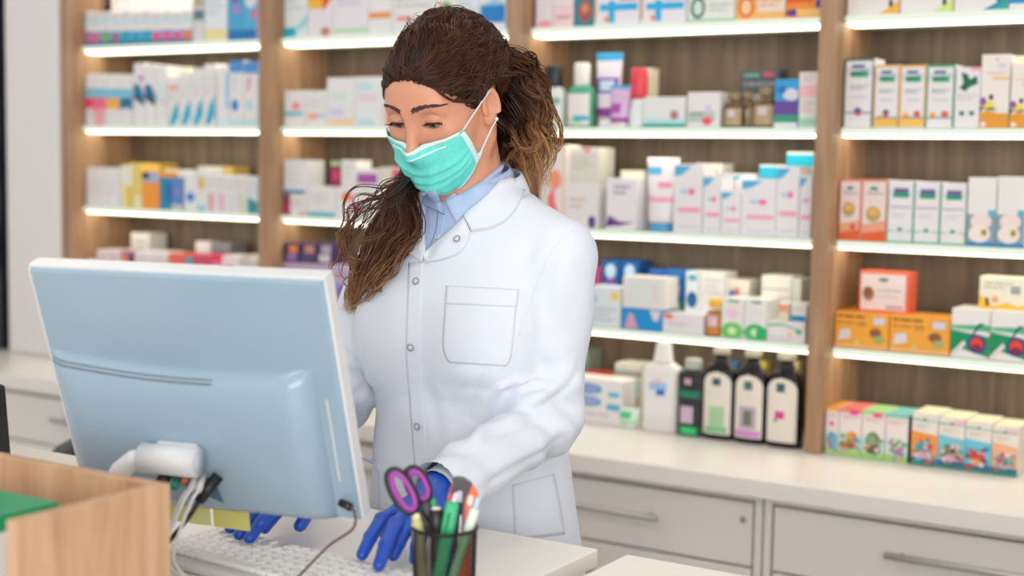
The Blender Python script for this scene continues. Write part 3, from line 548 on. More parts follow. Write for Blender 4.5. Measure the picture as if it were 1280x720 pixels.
carton(2, 3, 993.5, 1005, 349, 'narrow green footed carton at the back', '#cfd6cc', [('r', .1, .2, 1, .55, '#7fb45a')], Yf=3.50, tier=1)
# ---- third bay, counter
carton(2, 4, 704, 782, 474, 'white toothpaste carton with two blue ovals', '#ebe6e6', [('e', .47, .78, .22, .12, '#3fa9cf'), ('e', .47, .78, .16, .07, '#a59cd8'), ('e', .46, .5, .22, .12, '#48b0d0'), ('e', .46, .5, .16, .07, '#b0a2da'), ('r', .78, .64, .96, .74, '#4cc0e2'), ('r', .76, .34, .97, .48, '#5fb2d6'), ('L', .3, .16, .8, .26, 1, '#c8c0ca')], Yf=3.38, key='tp')
carton(2, 4, 725, 775, 468, 'red carton behind the toothpaste carton', '#b0402c', [], Yf=3.47, tier=1)
carton(2, 4, 716, 738, 437, 'green grey carton at the back by the sleeve', '#8f9a92', [('r', 0, .62, 1, .8, '#3f8a86')], Yf=3.54, tier=1)
carton(2, 4, 772, 806, 455, 'grey green carton beside the white bottle', '#c9c7bc', [('r', 0, .78, 1, .88, '#8a8e8c'), ('r', .1, .5, .9, .72, '#8ec4c2'), ('r', .4, .2, .9, .45, '#b0a692')], Yf=3.46, tier=1)
tube_item(2, 4, 772, 800, 512, 'small white tube with green print', '#dcebdc', '#e6ece4', [(.0, .4, .6, .8, '#57cf86'), (.3, .1, .9, .3, '#a8e0b4')], Yf=3.36)
bottle_item(2, 4, 805, 850, 427, 'white bottle with tall conical cap and blue drop', [(.92, 0), (1, .02), (1, .66), (.94, .72), (.6, .77), (.55, .78)], '#ece8e6', [(.56, .78), (.52, .80), (.4, .98), (.34, 1)], '#ece9e6', [(.2, .66, .8, .86, '#9dc2ea'), (.45, .52, .75, .68, '#2a6fd0'), (.35, .86, .6, .96, '#efc2d2')], lab=(.2, .62, .8), labc='#ece8e8', sq=4)
bottle_item(2, 4, 850, 883, 450, 'black bottle with green base and grey cap', [(.9, 0), (1, .03), (1, .78), (.9, .84), (.5, .86)], '#1e2326', [(.6, .86), (.64, .87), (.62, .98), (.55, 1)], '#b9bdb4', [(.05, .02, .95, .14, '#35d074'), (.15, .2, .7, .48, '#cdb4cc'), (.05, .62, .95, .74, '#1f7f66'), (.3, .84, .6, .94, '#c9a4b4')], lab=(.01, .8, .9), labc='#25292c', sq=3, sy=.7)
sy_p = [(.93, 0), (1, .02), (1, .62), (.97, .70), (.82, .77), (.5, .83), (.40, .86), (.38, .93)]
sy_c = [(.46, .935), (.5, .94), (.5, .99), (.46, 1)]
for k, (xa, xb, yt, pr, d) in enumerate(((880, 923, 433, [(.25, .1, .8, .45, '#a8cfa0'), (.1, .02, .9, .12, '#86c294'), (.35, .78, .65, .9, '#3f5f5a')], 'black syrup bottle with green leaf label'), (920, 963, 437, [(.2, .14, .8, .5, '#b9a8b6'), (.35, .2, .65, .44, '#6c7a62'), (.05, .02, .95, .12, '#d48fd2'), (.35, .76, .65, .9, '#4c6f6a')], 'black syrup bottle with lavender label'), (960, 1007, 441, [(.3, .36, .62, .48, '#d8488c'), (.28, .3, .38, .37, '#7fa65a'), (.33, .78, .62, .92, '#3f5f6a')], 'black syrup bottle with pink flower label'))):
    bottle_item(2, 4, xa, xb, yt, d, sy_p, '#140f12', sy_c, '#c9c3a6', pr, lab=(.06, .75, .80), labc='#e8dfd2', shape='arch', sq=2.6, sy=.62, rough=.12, name='syrup_bottle')
for k, (x, c_, d) in enumerate(((912, '#3f6f9c', 'blue capped slanted sachet behind the bottles'), (948, '#c9b84a', 'yellow slanted sachet behind the bottles'), (990, '#b7a87a', 'straw coloured slanted sachet behind the bottles'))):
    carton(2, 4, x-8, x+14, 452, d, c_, [('r', .1, .4, .9, .6, '#e3ded0')], Yf=3.52, dep=.03, tier=1, name='sachet')
# ---- right bay, top shelf
for k, (xa, xb, c1, c2) in enumerate(((1057, 1122, '#efb43c', 'amber'), (1123, 1189, '#c9e27a', 'lime'), (1190, 1257, '#1aa894', 'teal'))):
    carton(3, 0, xa, xb, -34, 'large white carton with %s corner sweep' % c2, '#e6e3e1', [('p', [(.62, .02), (1, .02), (1, .34), (.86, .2)], c1), ('e', .84, .26, .04, .1, '#3a3a3a')]+([('p', [(.55, .02), (.75, .02), (1, .26), (1, .4), (.8, .2)], '#0f8fa8')] if k == 2 else []))
carton(3, 0, 1258.5, 1322, -34, 'large white carton with bright blue panel', '#e6e3e1', [('r', 0, .16, 1, 1, '#128ccc')])
# ---- right bay, eye level
def banner(x0, x1, yt, edge, foot, d, dots=True, tall=False):
    pr = [('r', 0, 0, .05, 1, edge), ('r', .95, 0, 1, 1, edge), ('r', 0, .965, 1, 1, edge)]
    if foot: pr += [('p', [(.05, .02), (.95, .02), (.95, .16), (.6, .13), (.3, .22), (.05, .12)], foot)]
    pr += [('r', .05, .205 if tall else .15, .95, .225 if tall else .17, '#6f7f9c'), ('r', .05, .84, .95, .85, '#7f8fa8'), ('r', .05, .78, .95, .79, '#7f8fa8'), ('r', .25, .86, .68, .91, '#6a7896'), ('p', [(.22, .73), (.8, .73), (.82, .79), (.2, .79)], '#17a86e'), ('p', [(.22, .77), (.8, .80), (.82, .82), (.2, .81)], '#16605c'), ('L', .2, .54, .85, .62, 2, '#9b9fb0'), ('L', .25, .42, .8, .46, 1, '#b9bbc6')]
    if dots: pr += [('e', .26, .21, .12, .045, '#eec858'), ('e', .26, .175, .09, .03, '#e07f62'), ('e', .70, .22, .14, .05, '#dd6a5a')]
    else: pr += [('e', .5, .24, .13, .05, '#3f5a9c'), ('e', .52, .2, .1, .035, '#d05a6c')]
    carton(3, 1, x0, x1, yt, d, '#e7e4e6', pr, top='#3a4a58' if tall else None)
banner(1053, 1092, 73, '#2a6e58', None, 'tallest white carton with green banner and blue berry', False, True)
banner(1092.5, 1124, 81, '#e8ad4e', '#efb94a', 'white carton with orange edge and honey foot', False)
banner(1124.5, 1157, 81, '#e8ad4e', '#efc05a', 'white carton with orange edge and two fruits')
banner(1157.5, 1193, 81, '#2f9f78', None, 'white carton with green edge and two fruits')
carton(3, 1, 1062, 1125, 78, 'dark navy carton behind the green banner cartons', '#23303e', [], Yf=3.52, tier=1)
carton(3, 1, 1193.5, 1225, 84, 'white carton with ivy leaf', '#e8e4e6', [('p', [(.22, .92), (.5, .88), (.56, .8), (.86, .86), (.9, .72), (.6, .68), (.4, .6), (.15, .66), (.32, .74)], '#12684c'), ('e', .3, .24, .11, .04, '#17805e'), ('e', .7, .24, .11, .04, '#17805e'), ('r', .6, .94, 1, 1, '#f2a2b4'), ('L', .1, .44, .9, .56, 2, '#c9c6c6')])
def pansy(x0, x1, yt, d): carton(3, 1, x0, x1, yt, d, '#ebe4dd', [('p', [(0, 0), (1, 0), (1, .2), (.6, .2), (.3, .25), (0, .2)], '#e39a2c'), ('p', [(0, .2), (.1, .26), (.62, .24), (.45, .28), (0, .3)], '#22403a'), ('e', .25, .32, .26, .05, '#f0d84e'), ('e', .1, .36, .12, .06, '#8a5aa0'), ('e', .38, .42, .08, .04, '#33363e'), ('t', .14, .72, .86, .765, 'Alligens', '#eda48c'), ('r', .4, .66, .98, .69, '#f2c05a'), ('e', .55, .93, .06, .02, '#f0a890'), ('r', .6, .82, .85, .88, '#d9cfe4'), ('e', .14, .05, .1, .035, '#e4e0dc')])
pansy(1225.5, 1262, 68, 'tall white carton with yellow pansy over orange base')
pansy(1263, 1300, 79, 'shorter white carton with yellow pansy print')
carton(3, 1, 1255, 1290, 70, 'cream carton with orange spot at the back', '#e6d8b4', [('e', .3, .94, .12, .03, '#e09a5a')], Yf=3.50, tier=1)
# ---- right bay, third shelf
for k in range(2): carton(3, 2, 1046.5+k*32.7, 1078.7+k*32.7, 224+k*.5, 'orange edged carton with wooden bowl picture, %s' % ('left', 'right')[k], '#ead9d6', [('p', [(0, 0), (1, 0), (1, .18), (0, .12)], '#e2602e'), ('p', [(.04, .12), (.96, .18), (.96, .34), (.04, .26)], '#eca184'), ('r', 0, 0, .04, 1, '#e8794a'), ('r', .96, 0, 1, 1, '#e8794a'), ('r', 0, .97, 1, 1, '#e8794a'), ('e', .44+.04*k, .5-.07*k, .3, .13, '#a9c4a4'), ('e', .44+.04*k, .52-.07*k, .28, .115, '#c98f4a'), ('e', .44+.04*k, .54-.07*k, .2, .07, '#e0b468'), ('p', [(.3, .83), (.6, .83), (.66, .87), (.4, .89)], '#1f8f6a'), ('L', .15, .74, .85, .8, 1, '#a898a0')]+([('e', .28, .22, .1, .04, '#ecc25a'), ('e', .66, .22, .12, .05, '#c85a50')] if k == 0 else []))
for k in range(3): carton(3, 2, 1112.2+k*33.2, 1144.8+k*33.2, 226+k*1.5, 'white carton with green lines, %s of three' % ('left', 'middle', 'right')[k], '#e9e4e8', [('r', 0, 0, .03, 1, '#56b78e'), ('r', .97, 0, 1, 1, '#56b78e'), ('r', 0, .18, 1, .195, '#3fae80'), ('r', 0, .79, 1, .80, '#8fc6b0'), ('r', .22, .79, .8, .88, '#6a5f98'), ('r', .2, .73, .82, .8, '#1a9c6c'), ('e', .5, .2, .26, .1, '#dfe6e0'), ('p', [(.36, .19), (.64, .19), (.5, .25)], '#3d5c52'), ('L', .1, .54, .9, .6, 1, '#a6a8b4'), ('L', .2, .4, .8, .48, 2, '#cfccd4'), ('r', 0, .01, 1, .03, '#6cc49c')])
for k in range(2): carton(3, 2, 1212.3+k*37, 1248.5+k*37, 222-k, 'white carton with garlic bulb picture, %s' % ('left', 'right')[k], '#eae6e2', [('r', 0, .02, 1, .46, '#84a0b0'), ('r', 0, 0, 1, .06, '#2f86b8'), ('e', .5, .36, .38, .12, '#efdcd8'), ('e', .46, .18, .4, .13, '#f2e2d8'), ('e', .62, .2, .12, .06, '#cdb86a'), ('e', .62, .2, .05, .025, '#4a3c30'), ('r', .74, .44, 1, .53, '#5fb6d2')])
# ---- right bay, fourth shelf
for k in range(2): carton(3, 3, 1042.5+k*75, 1116.8+k*77, 391+k*5, 'wide orange carton with brown print, %s' % ('left', 'right')[k], '#f0a63c', [('L', .05, .8, .58, .94, 1, '#8a5a26'), ('t', .42, .62, .57, .76, '30', '#7a4a22'), ('L', .05, .66, .4, .74, 1, '#a06a2c'), ('r', .72, .7, .92, .88, '#d4d2ea'), ('e', .76, .46, .11, .13, '#8c5a3e'), ('e', .82, .3, .1, .1, '#9cae6a'), ('p', [(.06, .2), (.1, .5), (.28, .54), (.3, .28)], '#dcd6da'), ('e', .42, .14, .04, .1, '#c9d08a'), ('r', 0, .02, 1, .12, '#eeb878')], dep=.11, key='o%d' % k)
carton(3, 3, 1060, 1140, 386, 'orange carton behind the two wide orange cartons', '#e9972f', [], Yf=3.54, dep=.07, tier=1)
carton(3, 3, 1078, 1141, 340, 'red framed carton with bowl picture on orange cartons', '#e2694a', [('r', .04, .06, .94, .94, '#ead8d6'), ('e', .2, .44, .12, .18, '#b08a6a'), ('e', .18, .48, .1, .14, '#8a5a3a'), ('p', [(.4, .76), (.56, .76), (.6, .84), (.42, .84)], '#3c6f62'), ('L', .36, .5, .85, .58, 1, '#b2a8aa'), ('L', .36, .36, .8, .42, 1, '#c6bcbc'), ('r', .55, .1, .9, .18, '#b9a8ac')], on='o0', dep=.07, tier=1, Yf=3.45)
for k in range(2): carton(3, 3, 1195+k*49.5, 1244+k*50, 387+k*3, 'white and green carton with red orb, %s' % ('left', 'right')[k], '#ebe6e4', [('p', [(0, .08), (.3, .18), (1, .04), (1, .46), (0, .56)], '#0f8f5c'), ('r', 0, .56, 1, .66, '#a9d6b4'), ('p', [(0, .62), (1, .56), (1, .7), (0, .66)], '#4fb286'), ('p', [(0, .06), (.06, .12), (.34, .36), (.4, .28), (.12, .04)], '#e6d8d8'), ('e', .68, .3, .24, .2, '#28417c'), ('e', .68, .29, .17, .15, '#e2452e'), ('e', .68, .22, .14, .08, '#7a2a52'), ('p', [(.56, .5), (.72, .72), (.9, .72), (.74, .66), (.62, .5)], '#24403a')], dep=.12, key='g%d' % k)
carton(3, 3, 1229, 1290, 347, 'yellow and white carton on top of the green cartons', '#e9e2cf', [('p', [(0, .02), (1, .02), (1, .2), (.8, .12), (.6, .24), (.3, .1), (.12, .36), (0, .42)], '#eeb938'), ('L', .1, .6, .7, .86, 2, '#b9b9a8'), ('r', .66, .5, .86, .74, '#9aa0a2'), ('e', .34, .3, .08, .12, '#e6a888'), ('p', [(.14, .1), (.22, .1), (.2, .36), (.14, .34)], '#4a4638')], on='g0', dep=.07, tier=1, Yf=3.45)
# ---- right bay, counter: children's fruit teas
bees = [('#f0a23a', 'orange', '#62c0d8'), ('#f08078', 'coral', '#e0a05a'), ('#a8dc90', 'green', '#7f9a6a'), ('#7cc8c4', 'teal', '#b98a6a')]
for k in range(4):
    xa = 1026+k*29.6
    pr = [('r', 0, 0, 1, .15, '#a6d47c'), ('p', [(0, .15), (1, .15), (1, .42), (0, .5)], '#bfe0e2'), ('L', .15, .78, .9, .88, 2, '#d3a8a0'), ('r', .0, .93, 1, 1, bees[k][0])]
    pr += [[('e', .55, .3, .4, .2, '#4fb6d4'), ('e', .4, .24, .16, .09, '#d280bc')], [('e', .6, .38, .3, .15, '#e39a3e'), ('e', .4, .22, .42, .07, '#b0683c'), ('e', .62, .38, .15, .08, '#c87a2c')], [('e', .5, .34, .34, .24, '#6a7f5c'), ('e', .45, .4, .2, .12, '#8fa57c'), ('e', .5, .2, .36, .09, '#4f5f48')], [('e', .5, .34, .36, .18, '#c08a66'), ('e', .55, .42, .2, .12, '#e8e0d0'), ('e', .6, .22, .2, .08, '#c97aa4')]][k]
    rk = random.Random(40+k); pr += [('e', rk.uniform(.1, .9), rk.uniform(.06, .46), rk.uniform(.04, .12), rk.uniform(.02, .05), rk.choice(['#5fa85c', '#3f9cc4', '#d8b45a', '#8a5a40', '#e39ab4', '#e8e4d4', '#76c2a8', '#c97a3c'])) for _ in range(16)]
    if k < 3: pr += [('r', .5 if k else .38, .9 if k else .62, .86 if k else .68, .98 if k else .7, '#f0139a')]
    carton(3, 4, xa, xa+29.2, 509+k*3.4, "children's tea carton with %s top" % bees[k][1], '#ecdfdc', pr, top=bees[k][0], side='#1c2c30' if k == 3 else None, dep=.12)
pics = [('#ee9a4c', '#7d92a0', 'orange sunrise'), ('#7fc6d4', '#b9795a', 'brown ball'), ('#6cc4dc', '#d8404e', 'red and gold'), ('#f0b48a', '#b06a70', 'peach sky')]
for k in range(4):
    xa = 1148+k*34
    pr = [('r', 0, 0, 1, .04, '#3f9a5a'), ('r', 0, .04, 1, .16, '#2a6f96'), ('p', [(0, .16), (1, .16), (1, .6), (0, .66)], pics[k][0]), ('r', 0, .86, 1, .89, '#7fb69a'), ('p', [(.4, .86), (.58, .86), (.5, .93)], '#3f8060'), ('e', .5, .3, .3, .16, pics[k][1]), ('e', .45, .2, .26, .07, '#d8a8b0' if k != 2 else '#e0a84a'), ('e', .6, .4, .14, .08, '#f0d6c6' if k != 2 else '#f0b8c4'), ('L', .15, .7, .7, .8, 2, '#cfc3b6'), ('r', .6, .88, 1, .96, '#eec0d6' if k % 2 else '#e9e0e6')]
    rk = random.Random(70+k); pr += [('e', rk.uniform(.08, .92), rk.uniform(.06, .5), rk.uniform(.04, .13), rk.uniform(.02, .06), rk.choice(['#2f7fa0', '#d8505a', '#e8a24a', '#5a8f6a', '#e9c9d4', '#6a4a3a', '#4fb4c4', pics[k][1]])) for _ in range(20)]
    carton(3, 4, xa, xa+33.6, 518+k*5.5, "children's tea carton with %s picture" % pics[k][2], '#e9e2d8', pr, top='#ece4c8', dep=.12)
carton(1, 4, 392, 424, 396, 'dark green carton beside the woman\'s right sleeve', '#2f7f4a', [('r', .1, .5, .9, .8, '#bfe0b0')])
# labels: what it looks like, then its place in the row
ORD = ['leftmost', 'second', 'third', 'fourth', 'fifth', 'sixth', 'seventh', 'eighth', 'ninth', 'tenth', 'eleventh', 'twelfth', 'thirteenth', 'fourteenth', 'fifteenth', 'sixteenth', 'seventeenth', 'eighteenth', 'nineteenth', 'twentieth']
for bay in range(4):
    for row in range(5):
        for tier in (0, 1):
            it = sorted([q for q in _row_items if q[0] == bay and q[1] == row and q[6] == tier], key=lambda q: q[2])
            for n, q in enumerate(it):
                place = BAYN[bay]+("'s counter" if row == 4 else "'s "+ROWN[row])
                tag(q[3], '%s, %s on %s' % (q[4], ORD[n]+(' back' if tier and 'back' not in q[4] and 'behind' not in q[4] and ' on ' not in q[4] and len(q[4].split()) < 9 else ''), place), q[5], 'goods on the %s of the %s' % (ROWN[row], BAYN[bay]))
# ------------------------------------------------------------------ service desks in front
ZD = 0.935
DX1 = onZ(747.3, 686.2, ZD)[0]; DY1 = float(onZ(747.3, 686.2, ZD)[1]); DX2 = onZ(783.3, 692.9, ZD)[0]
DTOP = M('#efebe4', .32, var=.012, scale=5)
def desk(name, x0, x1, y0, y1, desc):
    t = thing(name, desc, 'desk', ((x0+x1)/2, (y0+y1)/2, 0)); w, d = (x1-x0)/2, (y1-y0)/2
    b = MB(); b.box(-w, w, -d, d, ZD-.025, ZD, DTOP, .0015); b.build('desk_top', t)
    for s_ in (-1, 1):
        b = MB(); xx = s_*(w-.05); b.box(xx-.012, xx+.012, -d+.06, d-.10, 0, ZD-.0255, DTOP, .001); b.build('side_panel', t)
    b = MB(); b.box(-w+.064, w-.064, -d+.06, -d+.08, .04, ZD-.0255, DTOP); b.build('front_panel', t)
    return t
desk('service_desk', -3.1, DX1, .70, DY1, 'white service desk carrying the monitor, keyboard and pen cup')
desk('service_desk', DX2, 1.2, .70, DY1, 'second white desk at the lower right corner, across a narrow gap')

# ---- monitor, seen from behind
TR = np.array([-1.0206, 1.2429, 1.3215]); TL = np.array([-1.4015, 1.1493, 1.3215]); BR = np.array([-1.0472, 1.3512, 1.0208])
MW, MH = np.linalg.norm(TR-TL), np.linalg.norm(TR-BR)
ex = (TR-TL)/MW; ez = (TR-BR)/MH; ey = np.cross(ez, ex); ctr = (TL+BR)/2
mon = thing('computer_monitor', 'pale blue-grey computer monitor seen from behind on the desk', 'monitor')
Bz = ZD+.0006
mon.location = (float(ctr[0]), float(ctr[1]), Bz)
TM = Matrix.Translation((0, 0, float(ctr[2])-Bz)) @ Matrix(((ex[0], ey[0], ez[0], 0), (ex[1], ey[1], ez[1], 0), (ex[2], ey[2], ez[2], 0), (0, 0, 0, 1)))
MBLUE = M('#98b0c1', .22, var=.02, scale=8, coat=.3); MRIM = M('#dfe2e4', .35, var=.01); MBLK = M('#15161a', .3)
w, h = MW/2, MH/2
b = MB(); b.box(-w, w, 0, .016, -h, h, MBLUE, .004, T=TM); b.build('back_cover', mon)
b = MB()
for (a0, a1, c0, c1) in ((-w-.0005, w+.003, h-.001, h+.004), (w-.001, w+.003, -h, h-.0015), (-w-.003, -w+.001, -h, h-.0015), (-w-.003, w+.003, -h-.003, -h-.0005)): b.box(a0, a1, .004, .025, c0, c1, MRIM, .001, T=TM)
b.build('bezel', mon)
b = MB(); b.box(-w+.010, w-.010, .0165, .0275, -h+.012, h-.010, MBLK, T=TM); b.build('screen', mon)
# raised lower housing with a bowed top edge
hb = MB(); nx = 24; top = lambda u: (h-.108)-.012*math.sin(math.pi*u)-.006*u
x0, x1 = -w+.004, w-.030; V = []; Fq = []
prof = lambda: None
for i in range(nx+1):
    u = i/nx; x = x0+(x1-x0)*u; zt = top(u); e_ = min(1, min(u, 1-u)*14)**.5; dp = .022*e_+.0005
    for (yy, zz) in ((0.0, zt), (-dp*.55, zt-.004), (-dp, zt-.016), (-dp, -h+.02), (-dp*.5, -h+.004), (0, -h+.002)): V.append((x, yy, zz))
for i in range(nx):
    for k in range(5): Fq.append((i*6+k, i*6+k+1, (i+1)*6+k+1, (i+1)*6+k))
Fq.append(tuple(range(6))[::-1]); Fq.append(tuple(nx*6+k for k in range(6)))
hb.add(V, Fq, MBLUE, True, TM); hs = hb.build('housing', mon)
b = MB()                       # vent strip of small holes along the bow
for i in range(60):
    u = .03+.62*i/60; x = x0+(x1-x0)*u; zt = top(u); e_ = min(1, min(u, 1-u)*14)**.5; dp = .022*e_
    for r_ in range(2): b.box(x-.0012, x+.0012, -dp*(.68+.2*r_)-.0008, -dp*(.62+.2*r_)+.0006, zt-.0072-r_*.0035, zt-.0052-r_*.0035, M('#8d99a2', .5), T=TM)
b.build('vent', mon)
def mpt(px, py, off=0.0):      # point on the monitor's back plane seen at a pixel, in the monitor's local frame
    d = ray(px, py); t_ = np.dot(ctr-ey*off-EYE, ey)/np.dot(d, ey); q = EYE+d*t_-ctr
    return (np.dot(q, ex), np.dot(q, ey), np.dot(q, ez))
# hinge barrel, arm and foot
hl, hr = mpt(178, 572, .045), mpt(243, 575, .045)
b = MB(); b.tube([(hl[0], -.045, hl[2]), (hr[0]+.004, -.045, hl[2])], .0185, MRIM, 24, T=TM)
b.tube([(hr[0]+.0042, -.045, hl[2]), (hr[0]+.0058, -.045, hl[2])], .0135, M('#c9d0d6', .3), 20, T=TM)
b.box(hl[0]+.012, hr[0]-.004, -.050, -.0225, hl[2]-.012, hl[2]+.014, MRIM, .003, T=TM); b.build('hinge', mon)
A = TM @ Vector((hl[0], -.045, hl[2])); base = Vector((A.x-.075, A.y-.05, 0))
b = MB(); pts = [A+Vector((.004, 0, 0)), A+Vector((-.012, -.002, -.004)), A+Vector((-.03, -.006, -.018)), A+Vector((-.052, -.01, -.055)), Vector((base.x, base.y, .06)), Vector((base.x, base.y, .012))]
b.tube(pts, [.012, .013, .013, .0135, .014, .015], MRIM, 14); b.build('arm', mon)
b = MB(); b.lathe([(.075, 0), (.078, .004), (.07, .010), (.03, .014)], MRIM, 40, cx=base.x+.02, cy=base.y, sy=.8); b.build('foot', mon)
# connector recess with plugs
b = MB(); r0, r1 = mpt(192, 585, .02), mpt(282, 628, .02)
b.add([(r0[0], -.0235, r0[2]), (r1[0], -.0235, r1[2]), (r1[0]-.005, -.0235, r1[2]+.022), (r1[0]-.018, -.0235, r0[2]-.004)], [(0, 1, 2, 3)], M('#54707f', .4), T=TM); b.build('port_panel', mon)
def plug(p0, p1, r, c, name='plug'):
    b = MB(); a_, c_ = mpt(*p0, .03), mpt(*p1, .045); b.tube([(a_[0], -.024, a_[2]), (c_[0], -.05, c_[2])], r, M(c, .4), 10, T=TM); b.build(name, mon)
plug((207, 592), (205, 600), .008, '#17181b'); plug((222, 596), (220, 606), .005, '#2a8f7a'); plug((233, 592), (232, 600), .004, '#c86a3a')
plug((243, 596), (241, 609), .0045, '#d9d9d8'); plug((252, 597), (250, 611), .0045, '#dcdcdb'); plug((270, 598), (250, 624), .0075, '#1a1b1f')

def cable(name, pts, r, c, desc):
    # smooth through the points
    P_ = [Vector(p) for p in pts]; out = []
    for i in range(len(P_)-1):
        p0, p1, p2, p3 = P_[max(i-1, 0)], P_[i], P_[i+1], P_[min(i+2, len(P_)-1)]
        for k in range(8):
            t = k/8; out.append(.5*((2*p1)+(-p0+p2)*t+(2*p0-5*p1+4*p2-p3)*t*t+(-p0+3*p1-3*p2+p3)*t**3))
    out.append(P_[-1]); b = MB(); o0 = P_[-1]
    o0 = Vector(mon.location); b.tube([p-o0 for p in out], r, M(c, .4), 8); return b.build(name, mon)
mw = lambda px, py, off: tuple((TM @ Vector((mpt(px, py, off)[0], -off, mpt(px, py, off)[2])))+Vector(mon.location))
dz = lambda px, py, r=.003: tuple(onZ(px, py, ZD+r+.0005))
for k, (sx_, mid, end, r_, c_, d_) in enumerate((((241, 609), (221, 648), (234, 726), .0022, '#dededd', 'thin white cable hanging from the monitor ports, leftmost of three'), ((250, 611), (226, 652), (243, 729), .0022, '#d8d8d8', 'thin white cable hanging from the monitor ports, middle of three'), ((236, 610), (217, 640), (226, 722), .0018, '#cfcfcf', 'thin pale cable hanging from the monitor ports, rightmost of three'), ((249, 625), (212, 655), (203, 716), .0030, '#1a1b1f', 'thick black cable hanging from the monitor ports'))):
    a_ = mw(*sx_, .05); e_ = dz(*end, r_); m_ = tuple(np.array(a_)*.42+np.array(e_)*.58+np.array([-.012+.003*k, -.03, -.012]))
    cable('power_cable' if k == 3 else 'signal_cable', [a_, tuple(np.array(a_)+np.array([-.006, -.012, -.02])), m_, e_], r_, c_, d_)
b = MB(); q = mpt(428, 625, .0); b.tube([(q[0]+.0, -.006, q[2]), (q[0]+.016, -.012, q[2]-.001)], .0048, MBLK, 10, T=TM); b.build('side_plug', mon)
a_ = np.array((TM @ Vector((q[0]+.016, -.012, q[2]-.001)))+Vector(mon.location)); e_ = np.array(dz(372, 722, .0235))
cable('side_cable', [tuple(a_), tuple(a_+np.array([.008, -.002, -.006])), tuple(a_+np.array([.008, -.006, -.024])), tuple(a_*.5+e_*.5+np.array([.006, 0, -.004])), tuple(e_)], .0017, '#6a4a44', 'thin brown cable looping from the right side of the monitor')
b = MB(); q0 = mpt(413, 500, 0); q1 = mpt(416, 600, 0); b.box(w-.020, w-.017, -.0012, .0, q1[2], q0[2], M('#c7d0d6', .4), T=TM); b.build('seam', mon)

# sticky notes hanging under the screen's lower edge
for k, (xa, xb, ya, yb, c_, d_) in enumerate(((274, 323, 641, 667, '#d9d47e', 'yellow sticky note hanging under the monitor, right of the plain one'), (217, 272, 631, 647, '#e2e09a', 'pale yellow sticky note under the monitor beside the black cable'))):
    p0, p1 = mpt(xa, ya, -.032), mpt(xb, yb, -.032); b = MB(); wq = abs(p1[0]-p0[0]); hq = .062
    n = 6; V = []
    for i in range(n+1): V += [(0, .0+.004*(i/n)**2, -hq*i/n), (wq, .0+.006*(i/n)**2, -hq*i/n-.002*(i/n))]
    F_ = [(2*i, 2*i+2, 2*i+3, 2*i+1) for i in range(n)]
    V2 = [(x, y+.0004, z) for x, y, z in V]; nn = len(V); F_ += [tuple(q+nn for q in f[::-1]) for f in F_]
    b.add(V, F_[:n], M(c_, .7), True); b.add(V2, [tuple(q-nn for q in f) for f in F_[n:]], M(c_, .7), True)
    loc = TM @ Vector((p0[0], .0315, -h+.018 if k == 0 else -h+.020)) + Vector(mon.location)
    o = b.build('sticky_note', loc=loc, rotz=math.atan2(ex[1], ex[0])); tag(o, d_, 'note', 'sticky notes on the monitor')

# ---- keyboard
ka, kb_ = onZ(216, 697, ZD+.018), onZ(309, 721, ZD+.018); kd = kb_-ka; kd /= np.linalg.norm(kd); kang = math.atan2(kd[1], kd[0])
KC = ka+kd*.150+np.array([0, .004, 0]); KL, KW_ = .44, .135
kb = thing('keyboard', 'white computer keyboard lying on the desk below the monitor', 'keyboard', (float(KC[0]), float(KC[1]), ZD+.0006), kang)
KWH = M('#ecebe9', .4, var=.01); KTX = M('#c4c4c8', .5)
b = MB(); b.box(-KL/2, KL/2, 0, KW_, 0, .013, M('#d6d4d1', .45, var=.01), .004); b.build('case', kb)
rng = random.Random(3); keyw = .019
for r_ in range(6):
    y0 = KW_-.010-.0195*(5-r_) - .0165; x = -KL/2+.008; kxs = []
    n = 0
    while x < KL/2-.012:
        ww = .0172
        if r_ == 5-0 and 4 <= n <= 4: ww = .105
        if (r_ in (1, 2, 3)) and n == 0: ww = .026
        if x+ww > KL/2-.006: break
        if not (r_ == 0 and n in (1, 6)):
            k_ = MB(); k_.box(-ww/2, ww/2, -.0082, .0082, 0, .0065, KWH, .0018); k_.box(-.0035, .0005, -.003, .0025, .00652, .0067, KTX)
            k_.build('key', kb, loc=(x+ww/2, KW_-y0-.0, .0132))
        x += ww+.0022; n += 1

# ---- wooden organiser with a green box, lower left
OT = 1.112; oc = onZ(213, 604, OT); on_ = onZ(18, 652, OT); OX = float(oc[0]); OY1 = float(oc[1]); OY0 = float(on_[1]); OW = .46; oz = ZD+.0006
OAKL = M_wood('oak_light', '#b48a66', '#c9a17c', '#d8b592', .5, sc=(26, 26, 2.0))
org = thing('desk_organizer', 'open oak desk organiser box in the lower left corner', 'organizer', (OX-OW/2, (OY0+OY1)/2, oz))
hx, hy = OW/2, (OY1-OY0)/2; oh = OT-oz
for nm_, bx_ in (('side_panel', (hx-.014, hx, -hy, hy-.0145, 0, oh)), ('side_panel', (-hx, -hx+.014, -hy, hy-.0145, 0, oh)), ('back_panel', (-hx, hx, hy-.014, hy, 0, oh)), ('bottom_panel', (-hx+.0145, hx-.0145, -hy, hy-.0145, 0, .012))):
    b = MB(); b.box(*bx_, OAKL, .001); b.build(nm_, org)
gz = oz+.0126; gtop = 1.098; gc = onZ(70, 629, gtop); g0 = float(gc[0])
b = MB(); gw, gd, gh = .16, .10, gtop-gz; b.box(-gw/2, gw/2, -gd/2, gd/2, 0, gh, M('#e8ecec', .4), .002)
